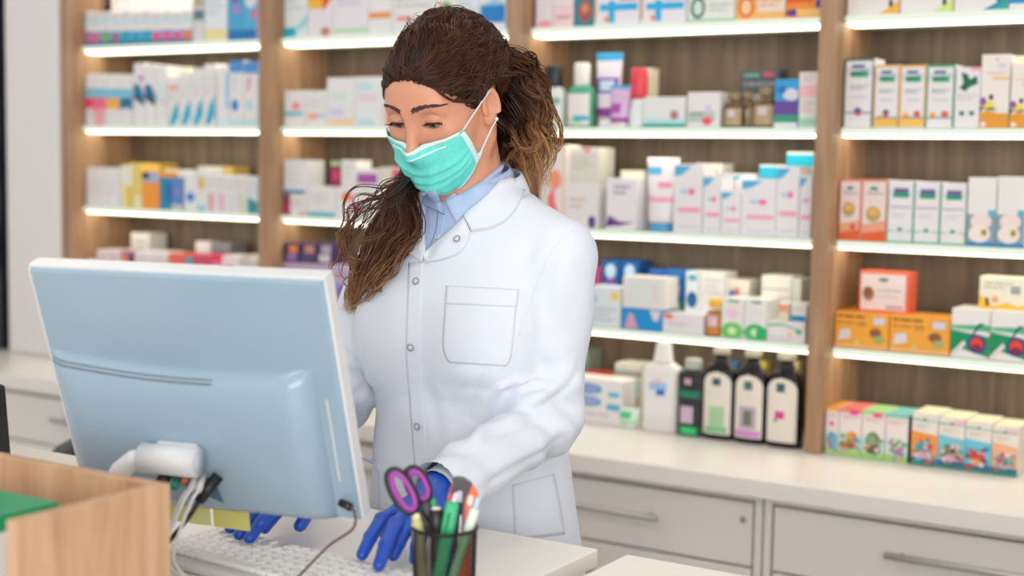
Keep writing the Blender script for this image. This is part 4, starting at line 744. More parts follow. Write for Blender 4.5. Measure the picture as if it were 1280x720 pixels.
b.box(-gw/2-.0004, gw/2+.0004, -gd/2-.0004, gd/2+.0004, gh-.016, gh+.0006, M('#159a66', .35)); prints(b, gw, gh, [('r', .1, .62, .8, .7, '#58b9c0'), ('L', .1, .3, .9, .55, 3, '#7fc4c4')], y=-gd/2-.0006)
tag(b.build('medicine_box', loc=(min(g0, OX-.018)-gw/2, OY0+.012+gd/2, gz)), 'white box with a green lid inside the oak organiser', 'box')

# ---- mesh pen cup
CT = ZD+.102; cc = onZ(556, 659, CT); CX, CY = float(cc[0]), float(cc[1]); CR_ = .0375; cz = ZD+.0006
cup = thing('pen_cup', 'black wire mesh pen cup standing on the desk', 'pen cup', (CX, CY, cz)); ch = CT-cz
WIRE = M('#1a1518', .35, metal=.4)
b = MB(); nh = 54; tw = 2*math.pi*12/nh
for sgn in (-1, 1):
    for k in range(nh):
        pts = []
        for j in range(11):
            a = 2*math.pi*k/nh+sgn*tw*j/10*1.6; rr = CR_*(.93+.07*j/10); pts.append((rr*math.cos(a), rr*math.sin(a), .004+(ch-.006)*j/10))
        b.tube(pts, .00055, WIRE, 3, caps=False)
b.build('mesh_wall', cup)
b = MB(); b.tube([(CR_*math.cos(2*math.pi*k/48), CR_*math.sin(2*math.pi*k/48), ch) for k in range(48)], .0022, WIRE, 10, closed=True); b.build('rim', cup)
b = MB(); b.lathe([(CR_*.93, 0), (CR_*.955, .001), (CR_*.955, .005), (CR_*.93, .006)], WIRE, 40); b.build('base', cup)
Dc = float(np.dot(np.array([CX, CY, CT])-EYE, _F))
def cp(px, py, off=0.0): return Vector(atD(px, py, Dc+off))-Vector((CX, CY, cz))
SC = Dc/FPX
def pen(name, top, bot, r, parts, desc, cat, off=(0, 0)):
    """parts: list of (t0, t1, r0, r1, colour, name) along the axis from top to bottom"""
    a_, c_ = cp(*top, off[0]), cp(*bot, off[1]); t = thing(name, desc, cat, (CX, CY, cz+.0065), 0, 'pens and tools in the mesh cup')
    a_.z -= .0065; c_.z = max(c_.z-.0065, .003)
    for (t0, t1, r0, r1, c__, pn) in parts:
        p0, p1 = a_.lerp(c_, t0), a_.lerp(c_, t1); b = MB(); b.tube([p0, p0.lerp(p1, .06), p0.lerp(p1, .94), p1], [r0*.8, r0, r1, r1*.85], M(c__, .35), 12); b.build(pn, t)
    return t
pen('marker_pen', (545, 634), (548, 775), .0075, [(0, .02, .005, .006, '#e9e6dc', 'end_plug'), (.02, .28, .0085, .0085, '#17171a', 'cap'), (.28, 1, .0075, .0075, '#2a2a2e', 'barrel')], 'thick black marker standing at the front left of the cup', 'marker', (-.012, -.01))
pen('highlighter', (521, 641), (530, 775), .007, [(0, .06, .0055, .0065, '#efeab0', 'tip'), (.06, 1, .0075, .0075, '#c9c48a', 'barrel')], 'pale yellow highlighter at the left of the cup', 'marker', (-.004, -.004))
pen('ballpoint_pen', (534, 612), (583, 770), .005, [(0, .08, .004, .0052, '#1f9f66', 'button'), (.08, 1, .0058, .0055, '#2cb878', 'barrel')], 'slim green ballpoint pen leaning right in the cup', 'pen', (.010, .010))
pen('ballpoint_pen', (575, 613), (556, 778), .005, [(0, .10, .0045, .005, '#d9d4e6', 'button'), (.10, 1, .0055, .0055, '#241d4c', 'barrel')], 'navy ballpoint pen with pale button', 'pen', (.004, .0))
pen('ballpoint_pen', (598, 622), (552, 772), .005, [(0, .10, .003, .0035, '#b8dbe8', 'tip'), (.1, .3, .0062, .0062, '#e2ece0', 'grip'), (.3, 1, .0058, .0055, '#9fd6a0', 'barrel')], 'white and pale green pen leaning right in the cup', 'pen', (-.006, -.012))
t = thing('snap_cutter', 'bright green cutter knife leaning in the cup', 'cutter', (CX, CY, cz+.0065), 0, 'pens and tools in the mesh cup')
def slab(top, bot, wd, th, mat, name, par, off=(0, 0), taper=1.0):
    a_, c_ = cp(*top, off[0]), cp(*bot, off[1]); a_.z -= .0065; c_.z = max(c_.z-.0065, .003); ax = (c_-a_); L = ax.length; ax.normalize()
    sd = Vector(_R)-ax*Vector(_R).dot(ax); sd.normalize(); nn = ax.cross(sd)
    T = Matrix(((sd.x, nn.x, ax.x, a_.x), (sd.y, nn.y, ax.y, a_.y), (sd.z, nn.z, ax.z, a_.z), (0, 0, 0, 1)))
    b = MB(); b.box(-wd/2, wd/2, -th/2, th/2, 0, L, mat, min(.003, th*.3), T=T); return b.build(name, par)
slab((566, 627), (540, 775), .0155, .008, M('#23b274', .3), 'handle', t, (-.016, -.014)); slab((571, 616), (567, 628), .006, .004, M('#d8d2e2', .3), 'end_cap', t, (-.016, -.016)); slab((562, 640), (556, 668), .003, .0095, M('#178a58', .4), 'slider', t, (-.017, -.017))
t = thing('box_cutter', 'large orange and black box cutter standing in the cup', 'cutter', (CX, CY, cz+.0065), 0, 'pens and tools in the mesh cup')
OR_ = M('#f5641e', .35); BK_ = M('#2a2422', .35)
def poly_slab(pix, th, mat, name, par, off):
    pts = [cp(x, y, off) - Vector((0, 0, .0065)) for x, y in pix]; nn = Vector(_F); n = len(pts)
    b = MB(); vs = [tuple(p-nn*th/2) for p in pts]+[tuple(p+nn*th/2) for p in pts]
    b.add(vs, [tuple(range(n)), tuple(range(n, 2*n))[::-1]]+[(i, i+n, (i+1) % n+n, (i+1) % n) for i in range(n)], mat); return b.build(name, par)
poly_slab([(566, 600), (571, 597), (580, 598), (590, 605), (597, 615), (598, 624), (590, 650), (587, 735), (569, 735), (562, 650), (558, 636), (560, 620)], .014, OR_, 'handle', t, .009)
poly_slab([(567, 597), (572, 596), (580, 597), (590, 604), (588, 612), (582, 622), (579, 660), (570, 662), (570, 622), (563, 616)], .017, BK_, 'grip', t, .009)
poly_slab([(571, 642), (577, 642), (577, 700), (570, 700)], .019, M('#c9c5c0', .3, metal=.6), 'slider', t, .009)
poly_slab([(586, 619), (590, 617), (592, 621), (591, 630), (587, 632), (584, 628)], .0165, M('#e6dfd8', .4), 'hole', t, .009)
# scissors
t = thing('scissors', 'scissors with purple and black handles standing in the cup', 'scissors', (CX, CY, cz+.0065), 0, 'pens and tools in the mesh cup')
PU = M('#a63aa8', .4); BKR = M('#1d1a1e', .4)
def loop(c, a_len, a_wid, ang, r, mat, name, off, par):
    pts = []
    for k in range(36):
        u = 2*math.pi*k/36; x = a_len*math.cos(u); y = a_wid*math.copysign(abs(math.sin(u))**.85, math.sin(u)); pts.append(cp(c[0]+x*math.cos(ang)-y*math.sin(ang), c[1]+x*math.sin(ang)+y*math.cos(ang), off)-Vector((0, 0, .0065)))
    b = MB(); b.tube(pts, r, mat, 10, closed=True); return b.build(name, par)
l1 = loop((503, 614), 29, 13, 1.06, .0043, BKR, 'finger_loop', -.006, t); loop((504, 614), 25, 9, 1.06, .0032, PU, 'soft_insert', -.0085, l1)
l2 = loop((522, 606), 22, 12, 1.12, .0043, BKR, 'finger_loop', .004, t); loop((523.5, 606), 18, 8.5, 1.12, .0032, PU, 'soft_insert', .0015, l2)
slab((517, 634), (545, 672), .011, .006, BKR, 'shank', t, (-.006, -.004)); slab((531, 622), (540, 668), .011, .006, BKR, 'shank', t, (.004, .002))
slab((541, 664), (552, 768), .012, .0016, STEEL, 'blade', t, (-.003, -.004)); slab((539, 660), (560, 766), .012, .0016, STEEL, 'blade', t, (.0, -.001))

# ---- chair behind the desk and a second, black monitor at the left edge
cpz = onY(100, 549, 2.25)
ch_ = thing('office_chair', 'black office chair behind the desk, its curved back just showing', 'chair', (float(cpz[0]), 2.35, 0), .2)
LEA = M('#17161a', .35, var=.05)
zt = float(cpz[2])+.012
b = MB(); V = []; F_ = []; n = 20
for j in range(11):
    f = j/10; z = zt-.42+.42*f; hw_ = .20*(1-max(0, (f-.55)/.45)**2.4*.8)
    for i in range(n+1):
        u = -1+2*i/n; V.append((u*hw_, -.10-.05*(1-u*u)+.05*f, z))
for j in range(10):
    for i in range(n): k = j*(n+1)+i; F_.append((k, k+1, k+n+2, k+n+1))
nn = len(V); V += [(x, y+.05, z) for x, y, z in V]; F_ += [tuple(q+nn for q in f[::-1]) for f in F_]
for j in range(10):
    for i in (0, n): k = j*(n+1)+i; q = (k, k+n+1, k+n+1+nn, k+nn); F_.append(q if i else q[::-1])
for i in range(n):
    for j in (0, 10): k = j*(n+1)+i; q = (k, k+1, k+1+nn, k+nn); F_.append(q[::-1] if j else q)
b.add(V, F_, LEA, True); b.build('backrest', ch_)
b = MB(); b.tube([(0, -.12, zt-.36), (0, -.06, zt-.46), (0, .02, .49)], .018, BKR, 10); b.build('back_bracket', ch_)
b = MB(); b.box(-.24, .24, -.10, .36, .50, .57, LEA, .03); b.build('seat', ch_)
b = MB(); b.lathe([(.03, .09), (.03, .30), (.022, .31), (.022, .49)], STEEL, 16, cy=.13); b.build('gas_column', ch_)
for k in range(5):
    a = 2*math.pi*k/5+.3; b = MB(); b.tube([(0, .13, .09), (.29*math.cos(a), .13+.29*math.sin(a), .065)], [.024, .015], BKR, 8); lg = b.build('leg', ch_)
    b = MB(); b.lathe([(.02, -.012), (.025, -.008), (.025, .008), (.02, .012)], BKR, 14, T=Matrix.Translation((.29*math.cos(a), .13+.29*math.sin(a), .0255)) @ Matrix.Rotation(math.pi/2, 4, 'X')); b.build('caster', lg)
pr_ = onY(-12, 489, 1.42)
bm = thing('computer_monitor', 'black monitor cut off at the left edge beside the counter drawers', 'monitor', (float(pr_[0])-.25, 1.42, ZD+.0006))
T2 = Matrix.Translation((.25, 0, float(pr_[2])-ZD)) @ Matrix.Rotation(.16, 4, 'Y') @ Matrix.Rotation(.2, 4, 'X')
b = MB(); b.box(-.45, 0, 0, .03, -.15, 0, MBLK, .004, T=T2); b.build('screen_case', bm)
b = MB(); b.box(-.03, .03, .03, .05, .012, max(.06, float(pr_[2])-ZD-.12), MBLK, .003); b.build('stand', bm)
b = MB(); b.box(-.11, .11, -.06, .12, 0, .012, MBLK, .003); b.build('foot', bm)
# ------------------------------------------------------------------ the woman: field-modelled surfaces
def sdf_mesh(fn, lo, hi, vox, blk=6, pad=1.8):
    lo = np.array(lo, np.float32); n = np.ceil((np.array(hi)-lo)/vox/blk).astype(int)*blk
    nb = n//blk
    g = np.stack(np.meshgrid(*[np.arange(k) for k in nb], indexing='ij'), -1).reshape(-1, 3)
    cd = fn((lo+(g+.5)*blk*vox).astype(np.float32)).reshape(nb)
    act = np.abs(cd) < blk*vox*.87*pad+vox
    V = np.repeat(np.repeat(np.repeat(cd, blk, 0), blk, 1), blk, 2).astype(np.float32)
    mk = np.repeat(np.repeat(np.repeat(act, blk, 0), blk, 1), blk, 2)
    idx = np.argwhere(mk)
    V[mk] = fn((lo+idx*vox).astype(np.float32))
    S = V < 0
    # cells with a sign change
    c = sum(S[i:i+S.shape[0]-1, j:j+S.shape[1]-1, k:k+S.shape[2]-1].astype(np.int8) for i in (0, 1) for j in (0, 1) for k in (0, 1))
    cells = np.argwhere((c > 0) & (c < 8)); cid = -np.ones(c.shape, np.int64); cid[tuple(cells.T)] = np.arange(len(cells))
    acc = np.zeros((len(cells), 3)); cnt = np.zeros(len(cells))
    cor = [(i, j, k) for i in (0, 1) for j in (0, 1) for k in (0, 1)]
    for a in range(8):
        for b_ in range(a+1, 8):
            da = np.array(cor[b_])-np.array(cor[a])
            if np.abs(da).sum() != 1: continue
            va = V[tuple((cells+cor[a]).T)]; vb = V[tuple((cells+cor[b_]).T)]; m = (va < 0) != (vb < 0)
            t = np.where(m, va/np.where(m, va-vb, 1), 0)
            acc[m] += (np.array(cor[a])+t[:, None]*da)[m]; cnt[m] += 1
    verts = lo+(cells+acc/cnt[:, None])*vox
    faces = []
    for ax in range(3):
        o1, o2 = (ax+1) % 3, (ax+2) % 3
        sl0 = [slice(None)]*3; sl1 = [slice(None)]*3; sl0[ax] = slice(0, -1); sl1[ax] = slice(1, None)
        e = np.argwhere(S[tuple(sl0)] != S[tuple(sl1)])
        e = e[(e[:, o1] > 0) & (e[:, o2] > 0) & (e[:, o1] < S.shape[o1]-1) & (e[:, o2] < S.shape[o2]-1)]
        def cell(d1, d2):
            q = e.copy(); q[:, o1] -= d1; q[:, o2] -= d2; return cid[tuple(q.T)]
        q = np.stack([cell(1, 1), cell(0, 1), cell(0, 0), cell(1, 0)], 1)
        ins = S[tuple(e.T)]; q[~ins] = q[~ins][:, ::-1]; q = q[(q >= 0).all(1)]
        faces.append(q)
    return verts, np.concatenate(faces)
def rcone(p, a, b, r1, r2):
    a = np.array(a, np.float32); b = np.array(b, np.float32); ba = b-a; l2 = float(ba@ba)
    h = np.clip(((p-a)@ba)/l2, 0, 1); d = p-a-h[:, None]*ba
    return np.sqrt((d*d).sum(1))-(r1+(r2-r1)*h)
def ell(p, c, r, Rm=None):
    q = p-np.array(c, np.float32)
    if Rm is not None: q = q@Rm
    r = np.array(r, np.float32); k = np.sqrt(((q/r)**2).sum(1)); k2 = np.sqrt(((q/r**2)**2).sum(1))+1e-6
    return k*(k-1)/k2
def smin(a, b, k):
    h = np.clip(.5+.5*(b-a)/k, 0, 1); return b+(a-b)*h-k*h*(1-h)
def smax(a, b, k): return -smin(-a, -b, k)
def sphere(p, c, r): return np.sqrt(((p-np.array(c, np.float32))**2).sum(1))-r
def gauss(x, m, s): return np.exp(-((x-m)/s)**2)
def rotm(y, pt, r):
    Rx = np.array([[1, 0, 0], [0, math.cos(pt), -math.sin(pt)], [0, math.sin(pt), math.cos(pt)]])
    Ry = np.array([[math.cos(r), 0, math.sin(r)], [0, 1, 0], [-math.sin(r), 0, math.cos(r)]])
    Rz = np.array([[math.cos(y), -math.sin(y), 0], [math.sin(y), math.cos(y), 0], [0, 0, 1]])
    return (Rz@Rx@Ry).astype(np.float32)

PX, PY = -1.228, 1.868
PO = np.array([PX, PY, 0.0])
woman = thing('person', 'woman in a white lab coat, turquoise face mask and blue gloves typing at the desk', 'person', (PX, PY, 0))
SKIN = M('#da9a7c', .42, var=.06, scale=25, bump=.05, bscale=700, sss=.25)
COAT = M('#e0e6f1', .75, var=.012, scale=14, bump=.12, bscale=900)
SHIRT = M('#b4c8e8', .7, var=.10, scale=420)
GLOVE = M('#1d4fb8', .38, var=.08, scale=60, bump=.12, bscale=160)

# ---- head frame
HP = np.array([-1.2544, 1.8297, 1.542])-PO; HM = rotm(math.radians(-.6), math.radians(27), math.radians(.5))
to_head = lambda p: (p-HP.astype(np.float32))@HM
from_head = lambda q: np.asarray(q, float)@HM.T.astype(float)+HP

def head_sdf(q):
    ax = np.abs(q[:, 0]); m = np.stack([ax, q[:, 1], q[:, 2]], 1)       # mirrored half
    d = ell(q, (0, .014, .044), (.0735, .095, .088))                       # cranium
    d = smin(d, ell(q, (0, -.040, -.012), (.0635, .056, .086)), .03)       # face block
    d = smin(d, ell(q, (0, -.052, .045), (.058, .042, .05)), .03)          # forehead
    d = smin(d, rcone(m, (.052, .0, -.048), (.013, -.074, -.090), .018, .0165), .03)   # jaw line
    d = smin(d, sphere(q, (0, -.078, -.093), .017), .018)                  # chin
    d = smin(d, sphere(m, (.043, -.062, -.012), .023), .025)               # cheek bones
    d = smin(d, sphere(m, (.030, -.066, -.050), .024), .025)
    d = smin(d, rcone(m, (.010, -.090, .036), (.042, -.078, .036), .009, .008), .014)  # brow
    d = smax(d, -sphere(m, (.0315, -.106, .019), .0185), .012)             # eye sockets
    d = smin(d, sphere(m, (.0315, -.0765, .0175), .0160), .005)            # lids over the eyeball
    # lid opening: a shallow slit, the eyes look down
    sl = ell(m, (.0315, -.0920, .0115), (.0165, .0068, .0048))
    d = smax(d, -sl, .0015)
    cr = np.sqrt((m[:, 0]-.0315)**2+(m[:, 1]+.0765)**2+(m[:, 2]-.0175)**2); d = d+.0016*np.exp(-((cr-.0172)/.0016)**2)*np.clip((m[:, 2]-.0225)*300, 0, 1)*(m[:, 1] < -.075)   # crease above the lid
    d = smin(d, rcone(q, (0, -.092, .026), (0, -.1135, -.022), .0072, .0095), .014)    # nose bridge
    d = smin(d, sphere(q, (0, -.114, -.026), .0105), .008)
    d = smin(d, sphere(m, (.0115, -.102, -.031), .0085), .007)
    d = smin(d, rcone(q, (-.019, -.091, -.061), (.019, -.091, -.061), .0065, .0065), .008)   # lips
    d = smin(d, rcone(q, (-.014, -.092, -.071), (.014, -.092, -.071), .007, .007), .007)
    # ears
    er = rotm(math.radians(24), math.radians(0), 0)
    eq = (m-np.array([.0735, .004, .001], np.float32))@rotm(math.radians(-22), math.radians(-12), math.radians(-8))
    e = ell(eq, (0, 0, 0), (.0068, .0155, .0255)); e = smin(e, ell(eq, (0, -.004, -.019), (.006, .009, .011)), .006)
    rim = np.abs(np.sqrt((eq[:, 1]/.0138)**2+(eq[:, 2]/.0235)**2)-1)*.0135
    rimd = np.sqrt(rim**2+(eq[:, 0]-.006)**2)-.0034; rimd = np.where(eq[:, 2] < -.013, .02, rimd)
    e = smax(e, -ell(eq, (.0085, -.003, .001), (.0085, .0092, .0160)), .002); e = smin(e, rimd, .003)
    e = smin(e, ell(eq, (.004, -.012, -.003), (.004, .003, .006)), .003)
    d = smin(d, e, .006)
    return d
NB = np.array([.0, .012, 1.33]); NT = from_head([0, .022, -.055])
def body_sdf(p):
    d = head_sdf(to_head(p))
    nk = rcone(p, NB, NT, .060, .049)
    nk = smin(nk, rcone(p, NB+[.0, -.02, -.02], from_head([0, -.02, -.075]), .045, .035), .02)
    for s_ in (-1, 1): nk = smin(nk, rcone(p, (s_*.012, -.045, 1.352), from_head([s_*.052, .02, -.035]), .010, .012), .018)   # neck cords
    nk = smin(nk, ell(p, (0, .01, 1.30), (.10, .07, .06)), .03)
    d = smin(d, nk, .016)
    return smax(d, 1.285-p[:, 2], .01)
hv, hf = sdf_mesh(body_sdf, (-.135, -.20, 1.275), (.115, .14, 1.70), .0019)
body = np_mesh('body', hv, hf, SKIN, woman)
hv32 = hv
HBVH = BVHTree.FromPolygons([tuple(v) for v in hv], [tuple(f) for f in hf])
def on_head(q, off=0.0, origin=(0, .01, .0)):
    """point on the face surface in the direction of head-frame point q"""
    o_ = Vector(from_head(origin)); d = Vector(from_head(q))-o_; d.normalize()
    far = o_+d*.3; hit = HBVH.ray_cast(far, -d)
    p = hit[0] if hit[0] is not None else Vector(from_head(q)); n = hit[1] if hit[1] is not None else d
    return p+n*off, n

# ---- coat
TZ = np.array([.50, .62, .78, .92, 1.02, 1.10, 1.18, 1.25, 1.31, 1.35, 1.385, 1.43])
TA = np.array([.225, .208, .182, .162, .153, .154, .166, .173, .168, .138, .092, .062])
TB = np.array([.175, .165, .152, .140, .128, .120, .126, .124, .110, .092, .076, .060])
TC = np.array([.020, .018, .012, .006, .000, -.004, -.008, -.008, -.002, .004, .010, .012])
LS, LE, LW = np.array([.150, .004, 1.313]), np.array([.157, -.030, 1.075]), atD(548, 616, 1.912)-PO
RS, RE, RW = np.array([-.150, .004, 1.313]), np.array([-.215, -.070, 1.07]), np.array([-.105, -.300, 1.002])
def torso_sdf(p, grow=0.0):
    x, y, z = p[:, 0], p[:, 1], p[:, 2]
    a = np.interp(z, TZ, TA)+grow; b_ = np.interp(z, TZ, TB)+grow; c = np.interp(z, TZ, TC)
    k = (np.abs(x/a)**2.3+np.abs((y-c)/b_)**2.3)**(1/2.3)
    return (k-1)*np.minimum(a, b_)*.9
def trunk_sdf(p, grow=0.0):
    d = torso_sdf(p, grow)
    for s_ in (-1, 1):
        d = smin(d, rcone(p, (s_*.055, .014, 1.372), (s_*.150, .006, 1.322), .048+grow, .056+grow), .03)
        d = smin(d, ell(p, (s_*.078, -.078, 1.185), (.080+grow, .062+grow, .085+grow)), .04)
    return d
def sleeve(p, S_, E_, W_, seed):
    up = rcone(p, S_, E_, .0600, .0520); fo = rcone(p, E_, W_, .0495, .0425)
    d = smin(up, fo, .022)
    # folds: spiral pleats round the elbow, softer ones along both halves
    ax1 = (E_-S_)/np.linalg.norm(E_-S_); ax2 = (W_-E_)/np.linalg.norm(W_-E_); L2 = np.linalg.norm(W_-E_)
    t1 = (p-S_.astype(np.float32))@ax1.astype(np.float32); t2 = (p-E_.astype(np.float32))@ax2.astype(np.float32); L1 = np.linalg.norm(E_-S_)
    x, y, z = p[:, 0], p[:, 1], p[:, 2]
    inner = gauss(t1, L1-.035, .05)
    d = d+inner*.0075*np.sin(95*t1+26*y+seed)*np.clip(.5-(y-E_[1])*14, 0, 1)
    d = d+gauss(t2, .05, .06)*.0055*np.sin(80*t2-34*z+seed)+gauss(t2, L2-.03, .07)*.0038*np.sin(70*t2+50*x+seed*2)
    d = d+gauss(t1, .10, .09)*.0034*np.sin(34*t1+40*x-30*y+seed)
    # open flat cuff
    cut = (p-W_.astype(np.float32))@ax2.astype(np.float32)-.012
    d = smax(d, cut, .004)
    inn = rcone(p, W_-ax2*.035, W_+ax2*.05, .0325, .034)
    return smax(d, -inn, .003)
def coat_sdf(p):
    x, y, z = p[:, 0], p[:, 1], p[:, 2]
    d = trunk_sdf(p)
    d = d+.0028*np.sin(26*x+7*z+1)*gauss(z, .85, .25)+.0022*np.sin(30*x+40*z)*gauss(z, 1.04, .07)*np.clip(-y*10, 0, 1)
    d = d+.0016*np.sin(60*(z+.55*np.abs(x))+1.3)*gauss(np.abs(x), .125, .05)*gauss(z, 1.25, .06)
    sl = np.minimum(sleeve(p, LS, LE, LW, .7), sleeve(p, RS, RE, RW, 2.1))
    d = smin(d, sl, .014)
    # V opening
    v = np.abs(x+.012)-np.clip((z-1.303)*.60, -.05, .2); v = np.maximum(v*.92, y+.035)
    d = smax(d, -v, .003)
    # neck hole
    d = smax(d, -rcone(p, (0, .005, 1.36), (0, .0, 1.60), .062, .07), .004)
    d = smax(d, z-1.408-.12*(y-.01), .004)
    return smax(d, .52-z, .004)
cv, cf = sdf_mesh(coat_sdf, (-.30, -.33, .50), (.27, .20, 1.47), .0042)
# cloth folds: ridges with a valley beside them, along lines where the sleeve and front crease
def vnormals(v, f):
    n = np.cross(v[f[:, 2]]-v[f[:, 0]], v[f[:, 3]]-v[f[:, 1]]); N = np.zeros_like(v)
    for k in range(4): np.add.at(N, f[:, k], n)
    return N/(np.linalg.norm(N, axis=1, keepdims=True)+1e-12)
_bv = BVHTree.FromPolygons([tuple(v) for v in cv], [tuple(f) for f in cf]); _nv = vnormals(cv, cf); _eye = Vector(EYE-PO); _dsp = np.zeros(len(cv))
for amp, wd, pts in ((.0075, .008, [(612, 500), (624, 484), (642, 476), (668, 480), (690, 476)]), (.005, .009, [(640, 512), (672, 498), (700, 476), (722, 446)]), (.0045, .010, [(566, 568), (606, 538), (650, 520), (700, 512)]), (.0040, .009, [(586, 606), (630, 578), (676, 556), (706, 530)]), (.0035, .012, [(652, 396), (676, 424), (694, 462)]), (.003, .014, [(712, 310), (704, 360), (690, 420)]), (.0035, .012, [(468, 410), (461, 470), (459, 540), (462, 570)]), (.0035, .013, [(652, 408), (622, 462), (604, 520), (596, 580)]), (.0025, .014, [(545, 470), (562, 520), (566, 590)]), (.005, .009, [(418, 398), (436, 430), (452, 452)]), (.005, .008, [(424, 470), (440, 482), (455, 480)]), (.005, .009, [(432, 512), (446, 500), (456, 506)]), (.003, .014, [(560, 470), (600, 468), (640, 470)]), (.003, .012, [(690, 300), (672, 330), (660, 372)])):
    H_ = []
    P_ = np.array(pts, float); L_ = np.concatenate([[0], np.cumsum(np.linalg.norm(np.diff(P_, axis=0), axis=1))])
    for t_ in np.linspace(0, L_[-1], 60):
        q_ = _bv.ray_cast(_eye, Vector(ray(np.interp(t_, L_, P_[:, 0]), np.interp(t_, L_, P_[:, 1]))))
        if q_[0] is not None: H_.append(tuple(q_[0]))
    H_ = np.array(H_); near = np.where((cv > H_.min(0)-.06).all(1) & (cv < H_.max(0)+.06).all(1))[0]
    D_ = np.linalg.norm(cv[near][:, None]-H_[None], axis=2); k_ = D_.argmin(1); dm = D_[np.arange(len(near)), k_]; tg = np.gradient(H_, axis=0)[k_]; tg /= np.linalg.norm(tg, axis=1, keepdims=True)+1e-9
    side = np.einsum('ij,ij->i', np.cross(tg, _nv[near]), cv[near]-H_[k_]); fade = np.clip(np.minimum(k_, len(H_)-1-k_)/14, 0.05, 1)
    _dsp[near] += fade*amp*(np.exp(-(dm/wd)**2)-.75*np.exp(-((side-1.7*wd)/wd)**2)*np.exp(-((dm-1.7*wd)/wd)**2))
cv = cv+_nv*_dsp[:, None]
coat = np_mesh('lab_coat', cv, cf, COAT, woman)
CBVH = BVHTree.FromPolygons([tuple(v) for v in cv], [tuple(f) for f in cf])
# shirt under the coat, seen in the opening
def shirt_sdf(p):
    d = trunk_sdf(p, -.009)
    d = smin(d, rcone(p, (0, .008, 1.34), (0, .002, 1.405), .066, .0585), .02)
    d = smax(d, -rcone(p, (0, .0, 1.385), (-.008, -.012, 1.55), .053, .06), .003)
    d = smax(d, np.abs(p[:, 0])-.12, .01)
    d = d+.0012*np.sin(120*p[:, 0]+40*p[:, 2])
    return smax(d, 1.10-p[:, 2], .004)
sv, sf = sdf_mesh(shirt_sdf, (-.14, -.18, 1.09), (.14, .13, 1.45), .003)
shirt = np_mesh('shirt', sv, sf, SHIRT, woman)

# ---- gloves
def loc(px, py, z): return onZ(px, py, z)-PO
def hand_sdf_factory(wr, back, mcps, tips, th, lift, rad=.0091):
    segs = []
    for m_, t_ in zip(mcps, tips):
        m_ = np.array(m_); t_ = np.array(t_); L = np.linalg.norm(t_-m_); up = np.array([0, 0, 1.0])
        p1 = m_+(t_-m_)*.46+up*lift*L; p2 = m_+(t_-m_)*.78+up*lift*.62*L
        segs.append((m_, p1, p2, t_))
    th = [np.array(q) for q in th]
    def f(p):
        d = rcone(p, back, wr, .029, .026)
        for m_, p1, p2, t_ in segs:
            pl = rcone(p, wr, m_, .021, .0125)
            d = smin(d, pl, .012)
        fd = None
        for m_, p1, p2, t_ in segs:
            e = smin(smin(rcone(p, m_, p1, rad*1.18, rad*1.06), rcone(p, p1, p2, rad*1.06, rad*.98), .003), rcone(p, p2, t_, rad*.98, rad*.86), .003)
            fd = e if fd is None else np.minimum(fd, e)
        d = smin(d, fd, .005)
        e = smin(rcone(p, th[0], th[1], .0155, .0115), rcone(p, th[1], th[2], .0105, .0085), .004); d = smin(d, e, .006)
        d = d+.00035*np.sin(210*p[:, 0]+170*p[:, 2])*np.sin(190*p[:, 1]+60*p[:, 0])
        return d
    return f
ZT = ZD+.0225+.0072
l_tips = [loc(453, 693, ZT), loc(474, 706, ZT), loc(492, 694, ZT), loc(519, 699, ZT)]
l_mcp = [loc(497, 641, .997), loc(510, 646, .998), loc(521, 652, .996), loc(530, 660, .990)]
lw = LW+(LW-LE)/np.linalg.norm(LW-LE)*.002
thb = LW*.6+l_mcp[0]*.4+np.array([-.012, .0, -.012])
f_l = hand_sdf_factory(lw, LE*.35+LW*.65, l_mcp, l_tips, (thb, thb+np.array([-.018, -.018, -.016]), thb+np.array([-.016, -.042, -.030])), .16)
gv, gf = sdf_mesh(f_l, np.minimum.reduce(l_tips+[lw])-.05, np.maximum.reduce(l_tips+[lw, LE*.35+LW*.65])+.05, .0016)
np_mesh('glove', gv, gf, GLOVE, woman)
r_tips = [loc(331, 660, ZT), loc(312, 672, ZT), loc(299, 668, ZT), loc(288, 660, ZT)]
rdir = np.array([0.02, 0.088, .04])
r_mcp = [t_+rdir*[1, 1, 1]+np.array([k_*-.002, 0, 0]) for k_, t_ in enumerate(r_tips)]
rtd = loc(375, 657, ZT+.002)
rth = RW*.5+r_mcp[0]*.5+np.array([.014, -.0, -.012])
f_r = hand_sdf_factory(RW, RE*.35+RW*.65, r_mcp, r_tips, (rth, rth*.45+rtd*.55+np.array([.008, .0, .004]), rtd), .16)
gv, gf = sdf_mesh(f_r, np.minimum.reduce(r_tips+[RW, rtd])-.05, np.maximum.reduce(r_tips+[RW, rtd, RE*.35+RW*.65])+.05, .0018)
np_mesh('glove', gv, gf, GLOVE, woman)
